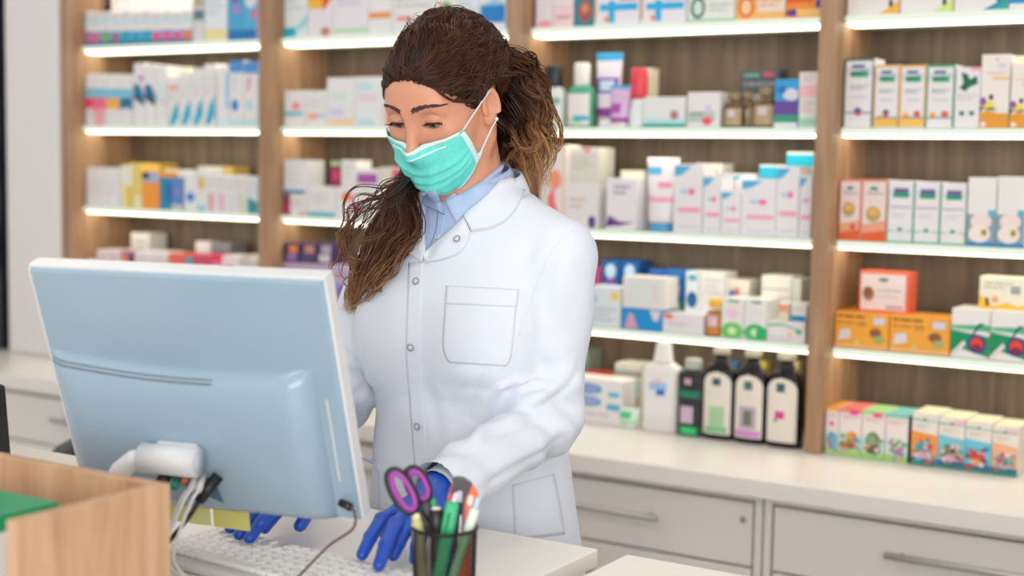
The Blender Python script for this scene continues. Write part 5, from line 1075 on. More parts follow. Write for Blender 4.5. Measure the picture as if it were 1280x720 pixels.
# trousers and shoes
def trouser_sdf(p):
    d = None
    for s_ in (-1, 1):
        e = smin(rcone(p, (s_*.075, .015, .74), (s_*.09, .005, .50), .070, .064), rcone(p, (s_*.09, .005, .50), (s_*.092, .02, .085), .066, .055), .03)
        d = e if d is None else smin(d, e, .02)
    return smax(d, .075-p[:, 2], .004)
tv, tf = sdf_mesh(trouser_sdf, (-.21, -.13, .06), (.21, .13, 1.02), .009)
np_mesh('trousers', tv, tf, M('#2c3140', .8), woman)
for s_ in (-1, 1):
    def shoe_sdf(p, s_=s_):
        d = smin(ell(p, (s_*.095, -.045, .035), (.045, .115, .034)), rcone(p, (s_*.093, .03, .04), (s_*.092, .025, .085), .042, .038), .02)
        return smax(d, .0006-p[:, 2], .002)
    v_, f_ = sdf_mesh(shoe_sdf, (s_*.095-.07, -.19, -.01), (s_*.095+.07, .11, .14), .005)
    np_mesh('shoe', v_, f_, M('#e5e3df', .6), woman)
# ------------------------------------------------------------------ face details, mask, collars, pockets
LASH = M('#1a100d', .5, key='lash'); BROW = M('#54352a', .6, key='brow')
EYEL = Vector(EYE-PO)
def cam_hit(px, py, bvh, off=0.0, tor=False):
    d = Vector(ray(px, py)).normalized(); h_ = bvh.ray_cast(EYEL, d)
    if tor:                       # skip a forearm in front of the trunk
        for _ in range(6):
            if h_[0] is not None and h_[0].y < -.145: h_ = bvh.ray_cast(h_[0]+d*.001, d)
    if h_[0] is None:
        q = EYEL+d*2.17; n_ = bvh.find_nearest(q); return n_[0]+n_[1]*off, n_[1]
    return h_[0]+h_[1]*off, h_[1]
AV = np.concatenate([cv, sv, hv]); AF = np.concatenate([cf, sf+len(cv), hf+len(cv)+len(sv)])
ABVH = BVHTree.FromPolygons([tuple(v) for v in AV], [tuple(f) for f in AF])
def resample(poly, n):
    P_ = np.array(poly, float); L = np.concatenate([[0], np.cumsum(np.linalg.norm(np.diff(P_, axis=0), axis=1))]); t = np.linspace(0, L[-1], n)
    return np.stack([np.interp(t, L, P_[:, k]) for k in range(2)], 1)
def smooth_grid(G, it=2):
    for _ in range(it):
        H = G.copy(); H[1:-1] = .5*G[1:-1]+.25*(G[:-2]+G[2:]); G = H.copy(); G[:, 1:-1] = .5*H[:, 1:-1]+.25*(H[:, :-2]+H[:, 2:])
    return G
def sheet(name, A_, B_, mat, bvh, off=.003, thick=.003, n=20, m=10, roll=0.0, parent=None, sm=3, tor=False):
    """cloth lying on the surface, bounded by two lines given where the photograph shows them"""
    a_, b_ = resample(A_, n), resample(B_, n); G = np.zeros((n, m, 3)); N = np.zeros((n, m, 3))
    for i in range(n):
        for j in range(m):
            f = j/(m-1); p, nn = cam_hit(*(a_[i]*(1-f)+b_[i]*f), bvh, 0.0, tor); G[i, j] = p; N[i, j] = nn
    G = smooth_grid(G, sm); N = smooth_grid(N, 4); N /= np.linalg.norm(N, axis=2, keepdims=True)
    f = np.linspace(0, 1, m)[None, :, None]
    O_ = G+N*(off+roll*np.sin(f*math.pi*.5)**2); I_ = O_-N*(thick+off*.5+roll*np.sin(f*math.pi*.5)**2)
    V = np.concatenate([O_.reshape(-1, 3), I_.reshape(-1, 3)]); F_ = []; K = n*m
    for i in range(n-1):
        for j in range(m-1):
            q = i*m+j; F_.append((q, q+1, q+m+1, q+m)); F_.append((q+K, q+m+K, q+m+1+K, q+1+K))
    edge = [i*m for i in range(n)]+[(n-1)*m+j for j in range(1, m)]+[i*m+m-1 for i in range(n-2, -1, -1)]+[j for j in range(m-2, 0, -1)]
    for k in range(len(edge)): q0, q1 = edge[k], edge[(k+1) % len(edge)]; F_.append((q0, q1, q1+K, q0+K))
    # make the outside face the camera
    c0 = np.cross(O_[1, 0]-O_[0, 0], O_[0, 1]-O_[0, 0])
    if np.dot(c0, N[0, 0]) > 0: F_ = [f_[::-1] for f_ in F_]
    o = np_mesh(name, V, F_, mat, parent or woman)
    nq = 2*(n-1)*(m-1); fl = np.ones(len(F_), bool); fl[nq:] = False; o.data.polygons.foreach_set('use_smooth', fl)
    return o
def seam(name, pts, bvh, r, mat, off=.0, parent=None, n=40):
    P_ = resample(pts, n); G = np.array([cam_hit(x, y, bvh, off)[0] for x, y in P_])
    for _ in range(3): G[1:-1] = .5*G[1:-1]+.25*(G[:-2]+G[2:])
    b = MB(); b.tube([tuple(q) for q in G], r, mat, 8); return b.build(name, parent or woman)
CSEAM = COAT
# placket, pockets
sheet('placket', [(511, 329), (507, 440), (512, 500), (519, 590), (523, 650)], [(530, 327), (525.5, 440), (530, 500), (538, 590), (543, 650)], COAT, CBVH, .0014, .0015, 50, 6, parent=coat, tor=True)
pk = sheet('chest_pocket', [(559, 358), (556, 385), (553, 433), (557, 448), (562, 453)], [(648, 363), (645, 390), (641, 430), (639, 450), (632, 458)], COAT, CBVH, .0014, .0015, 24, 22, parent=coat)
sheet('pocket_hem', [(558.5, 357.5), (557, 380)], [(648.5, 362.5), (646, 384)], COAT, CBVH, .0026, .002, 8, 22, parent=coat)
sheet('hip_pocket', [(462, 566), (466, 578), (474, 586), (474, 640)], [(463, 567), (478, 588), (520, 602), (520, 640)], COAT, CBVH, .0014, .0015, 24, 12, parent=coat, tor=True)
sheet('hip_pocket', [(640, 606), (642, 640), (643, 675)], [(692, 592), (700, 630), (706, 668)], COAT, CBVH, .0014, .0015, 14, 12, parent=coat, tor=True)
seam('armhole_seam', [(716, 288), (704, 296), (690, 312), (676, 340), (660, 385), (648, 420)], CBVH, .0007, CSEAM, .0002, coat)
# lapels and collar of the coat
sheet('lapel', [(531, 329), (553, 326), (574, 319), (585, 306), (589, 291)], [(529, 321), (543, 310), (558, 297), (572, 283), (582, 273)], COAT, ABVH, .0055, .003, 22, 10, .004, coat)
sheet('collar', [(590, 290), (612, 288), (634, 277), (648, 259), (654, 242)], [(582, 273), (594, 260), (608, 245), (620, 231), (628, 221)], COAT, ABVH, .007, .003, 24, 10, .006, coat)
sheet('lapel', [(529, 328), (515, 320), (503, 309), (497, 301)], [(530, 321), (528, 300), (527, 281), (527, 262)], COAT, ABVH, .0055, .003, 18, 9, .004, coat)
sheet('collar', [(498, 300), (500, 285), (508, 268), (520, 250)], [(527, 262), (529, 252), (533, 243), (539, 234)], COAT, ABVH, .007, .003, 14, 8, .005, coat)
# collar at the back of the neck, closing the ring
def ring_collar(name, rx0, ry0, rx1, ry1, z0f, z1f, cx, cy, a0, a1, mat, parent, th=.003):
    n, m = 48, 8; O_ = np.zeros((n, m, 3)); I_ = O_.copy()
    for i in range(n):
        a = math.radians(a0+(a1-a0)*i/(n-1)); u = abs(math.degrees(a)-180)/180     # 0 back, 1 front
        for j in range(m):
            f = j/(m-1); bulge = math.sin(math.pi*f)*.004; rx, ry = rx0+(rx1-rx0)*f+bulge, ry0+(ry1-ry0)*f+bulge; z = z0f(u)*(1-f)+z1f(u)*f
            dx, dy = math.sin(a), -math.cos(a); O_[i, j] = (cx+rx*dx, cy+ry*dy, z); I_[i, j] = (cx+(rx-th)*dx, cy+(ry-th)*dy, z-.0005)
    V = np.concatenate([O_.reshape(-1, 3), I_.reshape(-1, 3)]); F_ = []; K = n*m
    for i in range(n-1):
        for j in range(m-1): q = i*m+j; F_.append((q, q+m, q+m+1, q+1)); F_.append((q+K, q+1+K, q+m+1+K, q+m+K))
    for j, rv in ((0, 0), (m-1, 1)):
        for i in range(n-1): q = i*m+j; g_ = (q, q+K, q+m+K, q+m); F_.append(g_ if not rv else g_[::-1])
    return np_mesh(name, V, F_, mat, parent)
ring_collar('collar_back', .071, .068, .088, .086, lambda u: 1.452-.05*u**1.5, lambda u: 1.400-.03*u, -.002, .010, 78, 282, COAT, coat)
ring_collar('collar_back', .0585, .0575, .069, .068, lambda u: 1.462-.055*u**1.5, lambda u: 1.425-.05*u, -.006, .004, 50, 305, SHIRT, shirt, .002)
# shirt collar points
sheet('collar_leaf', [(571, 281), (585, 266), (606, 247), (626, 229), (634, 219)], [(559, 252), (572, 246), (592, 233), (612, 217), (625, 206)], SHIRT, ABVH, .0055, .002, 24, 9, .002, shirt)
sheet('collar_leaf', [(529, 257), (530, 245), (535, 232)], [(557, 268), (552, 252), (546, 236)], SHIRT, ABVH, .0055, .002, 14, 9, .002, shirt)
sheet('shirt_placket', [(548, 263), (546, 285), (537, 312)], [(557, 270), (556, 288), (548, 305)], SHIRT, ABVH, .002, .0015, 14, 5, parent=shirt)
def snap(px, py, bvh, r, mat, par, inner=None, off=.003):
    p, n_ = cam_hit(px, py, bvh, off); R_ = n_.to_track_quat('Z', 'Y').to_matrix().to_4x4(); T = Matrix.Translation(p) @ R_
    b = MB(); b.tube([(r*math.cos(k*math.pi/10), r*math.sin(k*math.pi/10), 0) for k in range(20)], r*.24, mat, 8, closed=True, T=T)
    b.lathe([(r*.9, -.0012), (r*.8, .0004)], inner or COAT, 16, T=T); b.build('button', par)
SNAP = M('#a9aab0', .35, metal=.7, key='snap')
for (x, y, o_) in ((574, 302, .0095), (521, 352, .0036), (514, 434, .0036), (523, 533, .0036)): snap(x, y, CBVH, .0047, SNAP, coat, None, o_)
snap(504, 298, CBVH, .004, M('#5b5148', .4, metal=.5, key='snapd'), coat, M('#6a5f55', .4), .0095)
snap(549, 297, ABVH, .0042, M('#cfdcf0', .3, key='sb'), shirt, M('#bcd0ec', .3), .0045)

# ---- eyes, brows
for s_ in (-1, 1):
    ec = np.array([s_*.0315, -.0765, .0175]); b = MB(); V = []; F_ = []
    look = np.array([-.06, -.90, -.43]); look /= np.linalg.norm(look)
    nu, nv = 24, 16; z_ax = look; x_ax = np.cross([0, 0, 1], z_ax); x_ax /= np.linalg.norm(x_ax); y_ax = np.cross(z_ax, x_ax)
    for (t0, t1, mm) in ((0, .17, M('#0c0807', .1, key='pupil')), (.17, .40, M('#3a2115', .12, key='iris')), (.40, math.pi, M('#d9cfc9', .15, key='eyewhite'))):
        V = []; F_ = []
        for i in range(9):
            t = t0+(t1-t0)*i/8
            for k in range(nu): a = 2*math.pi*k/nu; q = ec+.0146*(z_ax*math.cos(t)+(x_ax*math.cos(a)+y_ax*math.sin(a))*math.sin(t)); V.append(tuple(from_head(q)))
        for i in range(8):
            for k in range(nu): F_.append((i*nu+k, i*nu+(k+1) % nu, (i+1)*nu+(k+1) % nu, (i+1)*nu+k))
        b.add(V, F_, mm, True)
    b.build('eye', body)
    b = MB(); top = []
    for k in range(17):
        u = -1+2*k/16; a_ = math.radians(u*68); el_ = math.radians(-5-10*u*u+3*u)
        top.append(Vector(from_head(ec+.0170*np.array([s_*math.sin(a_)*math.cos(el_), -math.cos(a_)*math.cos(el_), math.sin(el_)]))))
    b.tube([tuple(p) for p in top], [.0006+.0008*math.sin(math.pi*k/16)**.5 for k in range(17)], LASH, 6)
    rg = random.Random(4+s_)
    for k in range(26):
        f = k/25; p = top[min(15, int(f*16))].lerp(top[min(16, int(f*16)+1)], f*16-int(f*16)); ou = (f-.4)
        d1 = Vector(from_head([s_*ou*.007, -.0062, -.0030])-from_head([0, 0, 0])); d2 = Vector(from_head([s_*ou*.010, -.0085, .0008])-from_head([0, 0, 0])); L_ = .75+.55*f*(1 if f < .92 else .7)
        b.tube([p, p+d1*.6*L_, p+d2*L_], [.00042, .00034, .00010], LASH, 4)
    b.build('eyelashes', body)
    b = MB()
    for k in range(11):       # crease of the lid and lower lash line
        pass
    low = []
    for k in range(11):
        u = -1+2*k/10; a_ = math.radians(u*66); el_ = math.radians(-39+22*u*u); low.append(Vector(from_head(ec+.0163*np.array([s_*math.sin(a_)*math.cos(el_), -math.cos(a_)*math.cos(el_), math.sin(el_)]))))
    b.tube([tuple(p) for p in low], .00045, M('#6a4233', .6, key='lowlash'), 5); b.build('lower_lashes', body)
    b = MB()
    for k in range(150):
        f = rg.random(); x = .0095+.042*f; z = .0392+.0052*math.sin(min(1, f*1.15)*math.pi*.62)-.008*max(0, f-.62); wd = .0033*(1-f)**.7+.0005
        q = np.array([s_*x, -.105+.03*f*f, z+rg.uniform(-wd, wd)]); p, n_ = on_head(q, .0006, (0, -.02, z)); L_ = .0055+.003*rg.random()
        q2 = q+np.array([s_*L_, .004*f, L_*(.55*(1-f)-.25*f)]); p2, _n = on_head(q2, .0008, (0, -.02, q2[2])); b.tube([p, p.lerp(p2, .5)+n_*.0004, p2], [.0005, .00045, .00012], BROW, 4)
    b.build('eyebrow', body)

# ---- face mask
def hq(px, py):
    p, n_ = cam_hit(px, py, HBVH); q = (np.array(p)-HP)@HM.astype(float); return q
MASK_TOP_C, MASK_TOP_S, MASK_BOT_C, MASK_BOT_S, MASK_PHI = -.016, -.002, -.116, -.066, 50
nu, nv = 61, 34
UU = np.linspace(-1, 1, nu); VV = np.linspace(0, 1, nv); AX = np.array([0, -.012, 0.])
Rr = np.zeros((nv, nu)); Zz = np.zeros((nv, nu)); Ph = np.zeros((nv, nu))
for j, v in enumerate(VV):
    for i, u in enumerate(UU):
        au = abs(u)
        zt = MASK_TOP_C+(MASK_TOP_S-MASK_TOP_C)*au**1.2 if True else 0
        zb = MASK_BOT_C+(MASK_BOT_S-MASK_BOT_C)*au**1.9
        Zz[j, i] = zt+(zb-zt)*v; Ph[j, i] = u*math.radians(MASK_PHI+17*v)
        zc = max(Zz[j, i], -.098)
        o_ = Vector(from_head([0, AX[1], zc])); d_ = Vector(from_head([math.sin(Ph[j, i]), AX[1]-math.cos(Ph[j, i]), zc]))-o_; hit = HBVH.ray_cast(o_+d_*.3, -d_)
        Rr[j, i] = (hit[0]-o_).length if hit[0] is not None else .07
        if Zz[j, i] < -.098: Rr[j, i] -= (-.098-Zz[j, i])*1.1
# stretched cloth: bridge hollows
for _ in range(60):
    S_ = Rr.copy(); S_[1:-1, 1:-1] = .25*(Rr[:-2, 1:-1]+Rr[2:, 1:-1]+Rr[1:-1, :-2]+Rr[1:-1, 2:]); Rr = np.maximum(Rr, S_)
for _ in range(4):
    S_ = Rr.copy(); S_[1:-1, 1:-1] = .25*(Rr[:-2, 1:-1]+Rr[2:, 1:-1]+Rr[1:-1, :-2]+Rr[1:-1, 2:]); Rr = S_
vv_, uu_ = np.meshgrid(VV, UU, indexing='ij')
pleat = np.zeros_like(Rr)
for vc in (.50, .64, .78): pleat += np.where((vv_ > vc-.12) & (vv_ <= vc), (vv_-vc+.12)/.12*.0046, 0)
Rr = Rr+.0042+pleat*np.clip((1-np.abs(uu_))*4, .25, 1)+.0006*np.sin(uu_*23+vv_*9)
MV = np.zeros((nv, nu, 3))
for j in range(nv):
    for i in range(nu): MV[j, i] = from_head([Rr[j, i]*math.sin(Ph[j, i]), AX[1]-Rr[j, i]*math.cos(Ph[j, i]), Zz[j, i]])
MASKM = M('#6fe6da', .8, var=.10, scale=160, bump=.15, bscale=900, key='mask'); MBIND = M('#d6f5f2', .75, var=.03, key='bind')
def shell(name, G, th, mat, parent):
    n, m = G.shape[:2]; C_ = from_head([0, .0, -.04]); I_ = G-(G-C_)/np.linalg.norm(G-C_, axis=2, keepdims=True)*th
    V = np.concatenate([G.reshape(-1, 3), I_.reshape(-1, 3)]); F_ = []; K = n*m
    for i in range(n-1):
        for j in range(m-1): q = i*m+j; F_.append((q, q+m, q+m+1, q+1)); F_.append((q+K, q+1+K, q+m+1+K, q+m+K))
    edge = [i*m for i in range(n)]+[(n-1)*m+j for j in range(1, m)]+[i*m+m-1 for i in range(n-2, -1, -1)]+[j for j in range(m-2, 0, -1)]
    for k in range(len(edge)): q0, q1 = edge[k], edge[(k+1) % len(edge)]; F_.append((q1, q0, q0+K, q1+K))
    o = np_mesh(name, V, F_, mat, parent); fl = np.ones(len(F_), bool); fl[2*(n-1)*(m-1):] = False; o.data.polygons.foreach_set('use_smooth', fl); return o
mask = shell('face_mask', MV, .0012, MASKM, woman)
CEN = from_head([0, 0, -.04]); outw = lambda G, d: G+(G-CEN)/np.linalg.norm(G-CEN, axis=-1, keepdims=True)*d
shell('binding', outw(MV[0:3], .0008), .0016, MBIND, mask); shell('binding', outw(MV[:, 0:4], .0008), .0016, MBIND, mask); shell('binding', outw(MV[:, -4:], .0008), .0016, MBIND, mask); shell('binding', outw(MV[-2:], .0006), .0012, MBIND, mask)
shell('nose_wire', outw(MV[4:6, 12:49], .0009), .0014, MBIND, mask)
tc_ = MV[-6, -1]; tg_ = from_head([.10, .02, -.052])-tc_
b = MB(); q0 = Vector(tc_); q1 = Vector(MV[-1, -1]); q2 = Vector(tc_)+Vector(tg_)/np.linalg.norm(tg_)*.009; nn_ = Vector(tc_-CEN).normalized()*.0012
b.add([q0+nn_, q1+nn_, q2+nn_, q0, q1, q2], [(0, 1, 2), (5, 4, 3), (0, 3, 4, 1), (1, 4, 5, 2), (2, 5, 3, 0)], MBIND); b.build('corner_tab', mask)
LOOPM = M('#efeff0', .6, key='loop')
for s_, ii in ((1, nu-1), (-1, 0)):
    for (jj, eq_) in ((1, (s_*.080, .006, .026)), (nv-3, (s_*.082, .001, -.020))):
        a_ = MV[jj, ii]; pts = [Vector(a_)]
        e_ = Vector(from_head(eq_))
        for t in np.linspace(.1, 1, 10):
            q = Vector(a_).lerp(e_, t); nr = HBVH.find_nearest(q); d_ = (q-nr[0]).dot(nr[1])
            if d_ < .0022: q = nr[0]+nr[1]*.0022
            pts.append(q)
        b = MB(); b.tube(pts, .0012, LOOPM, 8); b.build('ear_loop', mask)
    if True:
        p, n_ = on_head((s_*.2, .004, -.024*2.2), .0022, (0, .004, .0)); 
        lobe = HBVH.find_nearest(Vector(from_head((s_*.084, .002, -.0205)))); p = lobe[0]+lobe[1]*.002
        b = MB(); T = Matrix.Translation(p); b.lathe([(.0006, -.0034), (.0024, -.0026), (.0034, 0), (.0024, .0026), (.0006, .0034)], M('#dcdfe4', .12, metal=.3, key='gem'), 10, T=T); b.build('earring', woman)
# ------------------------------------------------------------------ hair
HAIRM = bpy.data.materials.new('hair_brown'); HAIRM.use_nodes = True
_nt = HAIRM.node_tree; _b = _nt.nodes['Principled BSDF']; _at = _nt.nodes.new('ShaderNodeAttribute'); _at.attribute_name = 'tip'
_rp = _nt.nodes.new('ShaderNodeValToRGB'); _e = _rp.color_ramp.elements
_e[0].position = 0; _e[0].color = (*lin('#2a1812'), 1); _e[1].position = 1; _e[1].color = (*lin('#c0935f'), 1)
_m = _e.new(.38); _m.color = (*lin('#53311f'), 1); _m2 = _e.new(.68); _m2.color = (*lin('#82573a'), 1)
_nt.links.new(_at.outputs['Fac'], _rp.inputs['Fac']); _nt.links.new(_rp.outputs['Color'], _b.inputs['Base Color']); _b.inputs['Roughness'].default_value = .36
_b.inputs['Specular IOR Level'].default_value = .35
C0 = np.array([0, .014, .044])
AZ = [0, 12, 24, 35, 45, 52, 60, 67, 74, 86, 100, 112, 124, 140, 180]
EM = [20, 18.5, 12, 4, -8, -18, -23, -18, -7, -3, -3, -14, -38, -48, -52]
def elmin(a): return np.interp(abs(a), AZ, EM)
def dirv(az, el):
    a, e = math.radians(az), math.radians(el); return np.array([math.sin(a)*math.cos(e), -math.cos(a)*math.cos(e), math.sin(e)])
def head_r(dv):
    o_ = Vector(from_head(C0)); d_ = Vector(from_head(C0+dv))-o_; h_ = HBVH.ray_cast(o_+d_*.4, -d_); return (h_[0]-o_).length if h_[0] is not None else .09
def vol(az, el):
    az = abs(az); em = elmin(az); f = np.clip((el-em)/26, 0, 1)**.6
    back = np.clip((az-70)/90, 0, 1); top = np.clip((el-15)/45, 0, 1)
    return f*(.003+.001*top+.015*back*(1-.6*top)+.005*np.clip(1-az/50, 0, 1))
# smooth radius table of the skull under the hair
na, ne = 73, 40; RT = np.zeros((ne, na))
for j in range(ne):
    for i in range(na): RT[j, i] = head_r(dirv(-180+360*i/(na-1), -60+150*j/(ne-1)))
def skull_r(az, el):
    fi = np.clip((az+180)/360*(na-1), 0, na-1.001); fj = np.clip((el+60)/150*(ne-1), 0, ne-1.001); i, j = int(fi), int(fj); u, v = fi-i, fj-j
    return RT[j, i]*(1-u)*(1-v)+RT[j, i+1]*u*(1-v)+RT[j+1, i]*(1-u)*v+RT[j+1, i+1]*u*v
for i in range(na):
    az_ = abs(-180+360*i/(na-1))
    if 62 < az_ < 122: RT[:, i] = np.minimum(RT[:, i], np.interp(az_, [62, 90, 122], [.090, .079, .092]))
RT = np.minimum(RT, .118)
def hair_pt(az, el, extra=0.0):
    return C0+dirv(az, el)*(skull_r(az, el)+vol(az, el)+extra)
nA, nE = 120, 36; V = []; F_ = []
for i in range(nA):
    az = -180+360*i/nA
    for j in range(nE+1):
        em = elmin(az); el = em+(88-em)*j/nE; q = hair_pt(az, el, -.0012 if j else -.003); V.append(from_head(q))
for i in range(nA):
    i2 = (i+1) % nA
    for j in range(nE): F_.append((i*(nE+1)+j, i2*(nE+1)+j, i2*(nE+1)+j+1, i*(nE+1)+j+1))
hair = np_mesh('hair', V, F_, HAIRM, woman)
at = hair.data.attributes.new('tip', 'FLOAT', 'POINT'); at.data.foreach_set('value', np.full(len(V), .05, np.float32))
def strands_mesh(name, ST, RD, TP, parent, sides=3):
    ST = np.asarray(ST); S_, N = ST.shape[:2]; T = np.gradient(ST, axis=1); T /= np.linalg.norm(T, axis=2, keepdims=True)+1e-9
    rs = np.random.RandomState(1); ref = rs.normal(size=(S_, 1, 3)); a_ = np.cross(T, ref); a_ /= np.linalg.norm(a_, axis=2, keepdims=True)+1e-9; b_ = np.cross(T, a_)
    an = np.arange(sides)*2*math.pi/sides; V = ST[:, :, None]+(a_[:, :, None]*np.cos(an)[None, None, :, None]+b_[:, :, None]*np.sin(an)[None, None, :, None])*np.asarray(RD)[:, :, None, None]
    idx = np.arange(S_*N*sides).reshape(S_, N, sides); q = np.stack([idx[:, :-1], np.roll(idx, -1, 2)[:, :-1], np.roll(idx, -1, 2)[:, 1:], idx[:, 1:]], -1).reshape(-1, 4)
    o = np_mesh(name, V.reshape(-1, 3), q, HAIRM, parent); at = o.data.attributes.new('tip', 'FLOAT', 'POINT')
    o['kind'] = 'stuff'; at.data.foreach_set('value', np.repeat(np.asarray(TP).reshape(-1), sides).astype(np.float32)); return o
rs = np.random.RandomState(11); N = 30; tt = np.linspace(0, 1, N)
ST, RD, TP = [], [], []
GD = dirv(180, -4)
def lock(az0, el0, n, spread, amp, lift, endt=1.0):
    d0 = dirv(az0, el0); g = dirv(180+rs.uniform(-22, 22), rs.uniform(-22, 12)); ph = rs.uniform(0, 6.28); wl = rs.uniform(2.4, 4.4); sh = rs.uniform(-.06, .12)
    base = []
    om = math.acos(np.clip(d0@g, -.985, .985)); 
    for t in tt*endt:
        dv = (math.sin((1-t)*om)*d0+math.sin(t*om)*g)/math.sin(om); dv = dv+np.array([0, 0, 1.0])*(.30*math.sin(math.pi*t))*max(0, 1-abs(az0)/100); dv /= np.linalg.norm(dv)
        el = math.degrees(math.asin(np.clip(dv[2], -1, 1))); az = math.degrees(math.atan2(dv[0], -dv[1]))
        el = max(el, elmin(az)+1.0); dv = dirv(az, el)
        r = skull_r(az, el)+max(vol(az, el), .003*min(1, t*6))+.0005; base.append((dv, r))
    D_ = np.array([b_[0] for b_ in base]); R_ = np.array([b_[1] for b_ in base]); Pc = C0+D_*R_[:, None]; T_ = np.gradient(Pc, axis=0); T_ /= np.linalg.norm(T_, axis=1, keepdims=True); L_ = np.cross(D_, T_)
    grow = np.clip(tt*5, 0, 1); lt = rs.normal(0, .09)
    for k in range(n):
        a_, q_ = rs.normal(0, spread), abs(rs.normal(0, spread*.7)); p_ = ph+rs.normal(0, .35)
        lat = a_*(.25+.75*grow)+amp*grow*np.sin(2*math.pi*wl*tt+p_); rad = q_*grow+lift*grow*(.5+.5*np.sin(2*math.pi*wl*tt+p_+1.4+sh*10))
        P_ = Pc+L_*lat[:, None]+D_*rad[:, None]; ST.append(P_@HM.T.astype(float)+HP)
        RD.append((.00045+.00055*rs.rand()**1.5)*(.35+.65*np.clip(tt*8, 0, 1))*np.clip((1.02-tt)*6, .25, 1)); TP.append(np.clip(.12+lt+.16*rs.rand()+.14*tt+rs.normal(0, .05)+.10*np.sin(2*math.pi*wl*tt+p_), 0, 1))  # tone per lock and wave paints highlight contrast into the hair colour
for k in range(270):
    az = rs.uniform(-125, 125); em = elmin(az); el = em+abs(rs.normal(0, 1))*22*(1 if rs.rand() < .75 else 2)+.5
    if el > 84: continue
    lock(az, el, 14, .0021, rs.uniform(.004, .010), rs.uniform(.0015, .0055))
for k in range(135):        # hairline strands
    az = rs.uniform(-64, 64); lock(az, elmin(az)+rs.uniform(-.6, 4), 9, .0030, .004, .004)
for k in range(50):        # back and sides below
    az = rs.choice([-1, 1])*rs.uniform(105, 180); lock(az, elmin(az)+rs.uniform(0, 40), 12, .004, .005, .006)
strands_mesh('hair_top', ST, RD, TP, hair)
# hanging hair: bundles through control points (woman's frame)
def bez(cp, n):
    cp = np.array(cp); t = np.linspace(0, len(cp)-1, n); out = []
    for u in t:
        i = min(int(u), len(cp)-2); f = u-i; p0, p1, p2, p3 = cp[max(i-1, 0)], cp[i], cp[i+1], cp[min(i+2, len(cp)-1)]
        out.append(.5*((2*p1)+(-p0+p2)*f+(2*p0-5*p1+4*p2-p3)*f*f+(-p0+3*p1-3*p2+p3)*f**3))
    return np.array(out)
def W(px, py, D): return atD(px, py, D)-PO
def bundle(cpts, n, spread, amp, turns, tip0, tip1, rad=.0008, shrink=.5, N=44):
    C_ = bez(cpts, N); T_ = np.gradient(C_, axis=0); T_ /= np.linalg.norm(T_, axis=1, keepdims=True); A_ = np.cross(T_, [.3, .2, 1.0]); A_ /= np.linalg.norm(A_, axis=1, keepdims=True)+1e-9; B_ = np.cross(T_, A_)
    t = np.linspace(0, 1, N); ph = rs.uniform(0, 6.28); w_ = turns*rs.uniform(.8, 1.25)
    for k in range(n):
        a_, b_ = rs.normal(0, spread, 2); p_ = ph+rs.normal(0, .4); am = amp*np.clip(t*3, 0, 1)*rs.uniform(.7, 1.3); sp = 1-shrink*t
        P_ = C_+A_*(a_*sp+am*np.sin(2*math.pi*w_*t+p_))[:, None]+B_*(b_*sp+am*np.cos(2*math.pi*w_*t+p_)*.8)[:, None]
        cut = 1.0-.25*rs.rand()**2
        ST.append(P_[:int(N)] if cut > .99 else bez(P_[:max(6, int(N*cut))], N)); RD.append(rad*(.8+.5*rs.rand())*np.clip((1.01-t)*5, .15, 1)); TP.append(np.clip(tip0+(tip1-tip0)*t**1.9+rs.normal(0, .09)+.10*np.sin(2*math.pi*w_*t+p_), 0, 1))  # wave term adds painted highlight bands to the strand colour
ST, RD, TP = [], [], []
for k in range(85):        # curls behind, over her left shoulder
    u = rs.rand(); s0 = from_head(hair_pt(180+rs.uniform(-70, 30), rs.uniform(-30, 35), -.006)); dd = rs.normal(0, .028)
    xm = 638+44*u**.8+rs.normal(0, 4); ye = rs.uniform(180, 252)-(22 if u < .3 else 0)
    bundle([s0, W(630+32*u, 86+rs.uniform(-16, 22), 2.27+dd), W(xm, 125+rs.uniform(-15, 15), 2.29+dd), W(xm+2+rs.normal(0, 5), 175, 2.28+dd), W(xm-4+rs.normal(0, 8), ye, 2.26+dd)], 13, .0020, rs.uniform(.007, .013), rs.uniform(2.6, 4.6), .12+.12*u, .85+.35*u, .0008)
for k in range(26):        # dark mass behind the neck
    s0 = from_head(hair_pt(180+rs.uniform(-60, 60), rs.uniform(-45, -10), -.008)); x = rs.uniform(600, 650)
    bundle([s0, W(x, 150, 2.27+rs.normal(0, .015)), W(x+rs.normal(0, 6), 195, 2.28), W(x+rs.normal(0, 8), 235, 2.30)], 14, .006, .004, 2.0, .02, .25, .0012)
strands_mesh('back_curls', ST, RD, TP, hair)
ST, RD, TP = [], [], []
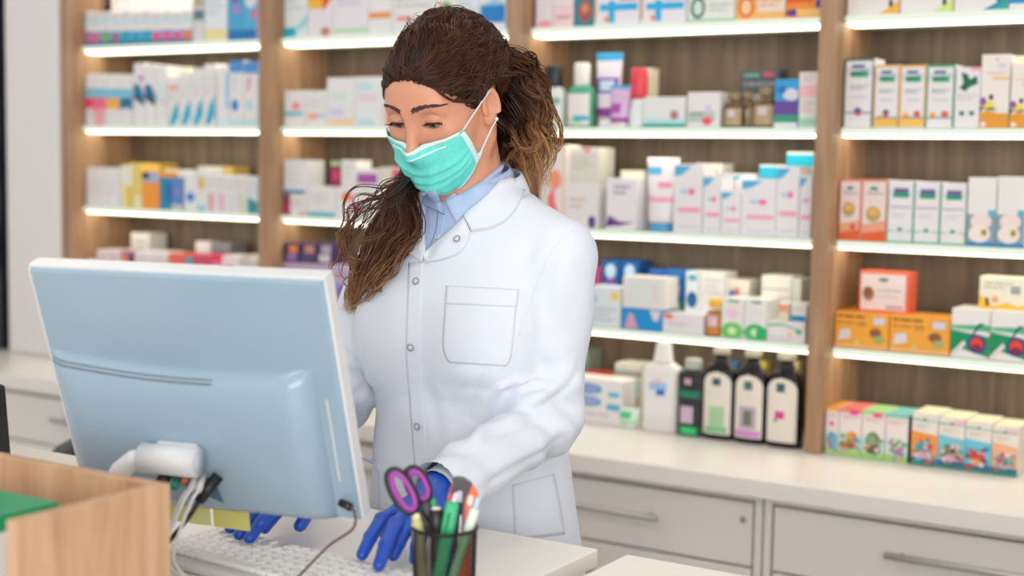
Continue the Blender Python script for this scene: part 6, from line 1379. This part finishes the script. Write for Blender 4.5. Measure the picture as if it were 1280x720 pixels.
def surf(px, py, off):
    p, n_ = cam_hit(px, py, CBVH, 0.0); d_ = (EYEL-p).normalized(); return np.array(p+d_*off)
for k in range(58):        # tail brought forward over her right shoulder
    u = rs.normal(0, .42); o_ = rs.uniform(.010, .036)
    L3 = lambda x, y, z: np.array([x, y, z])
    c_ = [L3(-.02+rs.normal(0, .006), .060, 1.475), L3(-.072+rs.normal(0, .005), .028, 1.455+.010*u), L3(-.098+.014*u, -.042, 1.424+rs.normal(0, .007)), surf(490+32*u, 276+14*u, o_+.014), surf(463+27*u, 326+8*u, o_), surf(448+16*u, 357+6*u, o_*.8), surf(438+9*u, 374+20*rs.rand(), o_*.7)]
    bundle(c_, 15, .0040, rs.uniform(.004, .009), rs.uniform(2.2, 3.8), .06, .88+.2*rs.rand(), .0008, .55)
for k in range(14):        # loose wisps curling outwards
    x = rs.uniform(425, 470); o_ = .03
    bundle([L3(-.090, -.02, 1.44), W(486+rs.normal(0, 8), 236+rs.uniform(-6, 16), 2.12), W(452+rs.normal(0, 8), 262+rs.normal(0, 12), 2.10), W(432+rs.normal(0, 6), 300+rs.normal(0, 16), 2.10), W(440+rs.normal(0, 8), 335+rs.normal(0, 16), 2.10)], 4, .002, .006, 2.0, .2, .9, .0006)
strands_mesh('front_tail', ST, RD, TP, hair)
ST, RD, TP = [], [], []
for k in range(90):        # flyaways around the crown and temples
    az = rs.uniform(-120, 160); el = elmin(az)+rs.uniform(0, 60)+(28 if abs(az) < 64 else 0); el = min(el, 85); p0 = hair_pt(az, el, -.002); d_ = dirv(az, el); t1 = np.cross(d_, rs.normal(size=3)); t1 /= np.linalg.norm(t1); L_ = rs.uniform(.02, .045)
    cp_ = [p0, p0+d_*.008+t1*L_*.4, p0+d_*.012+t1*L_*.8+np.array([0, .01, 0]), p0+d_*.004+t1*L_+np.array([0, .018, -.006])]
    bundle([from_head(q) for q in cp_], 1, .0, .0025, 1.5, .1, .35, .00042, 0, 30)
strands_mesh('flyaway_hair', ST, RD, TP, hair)
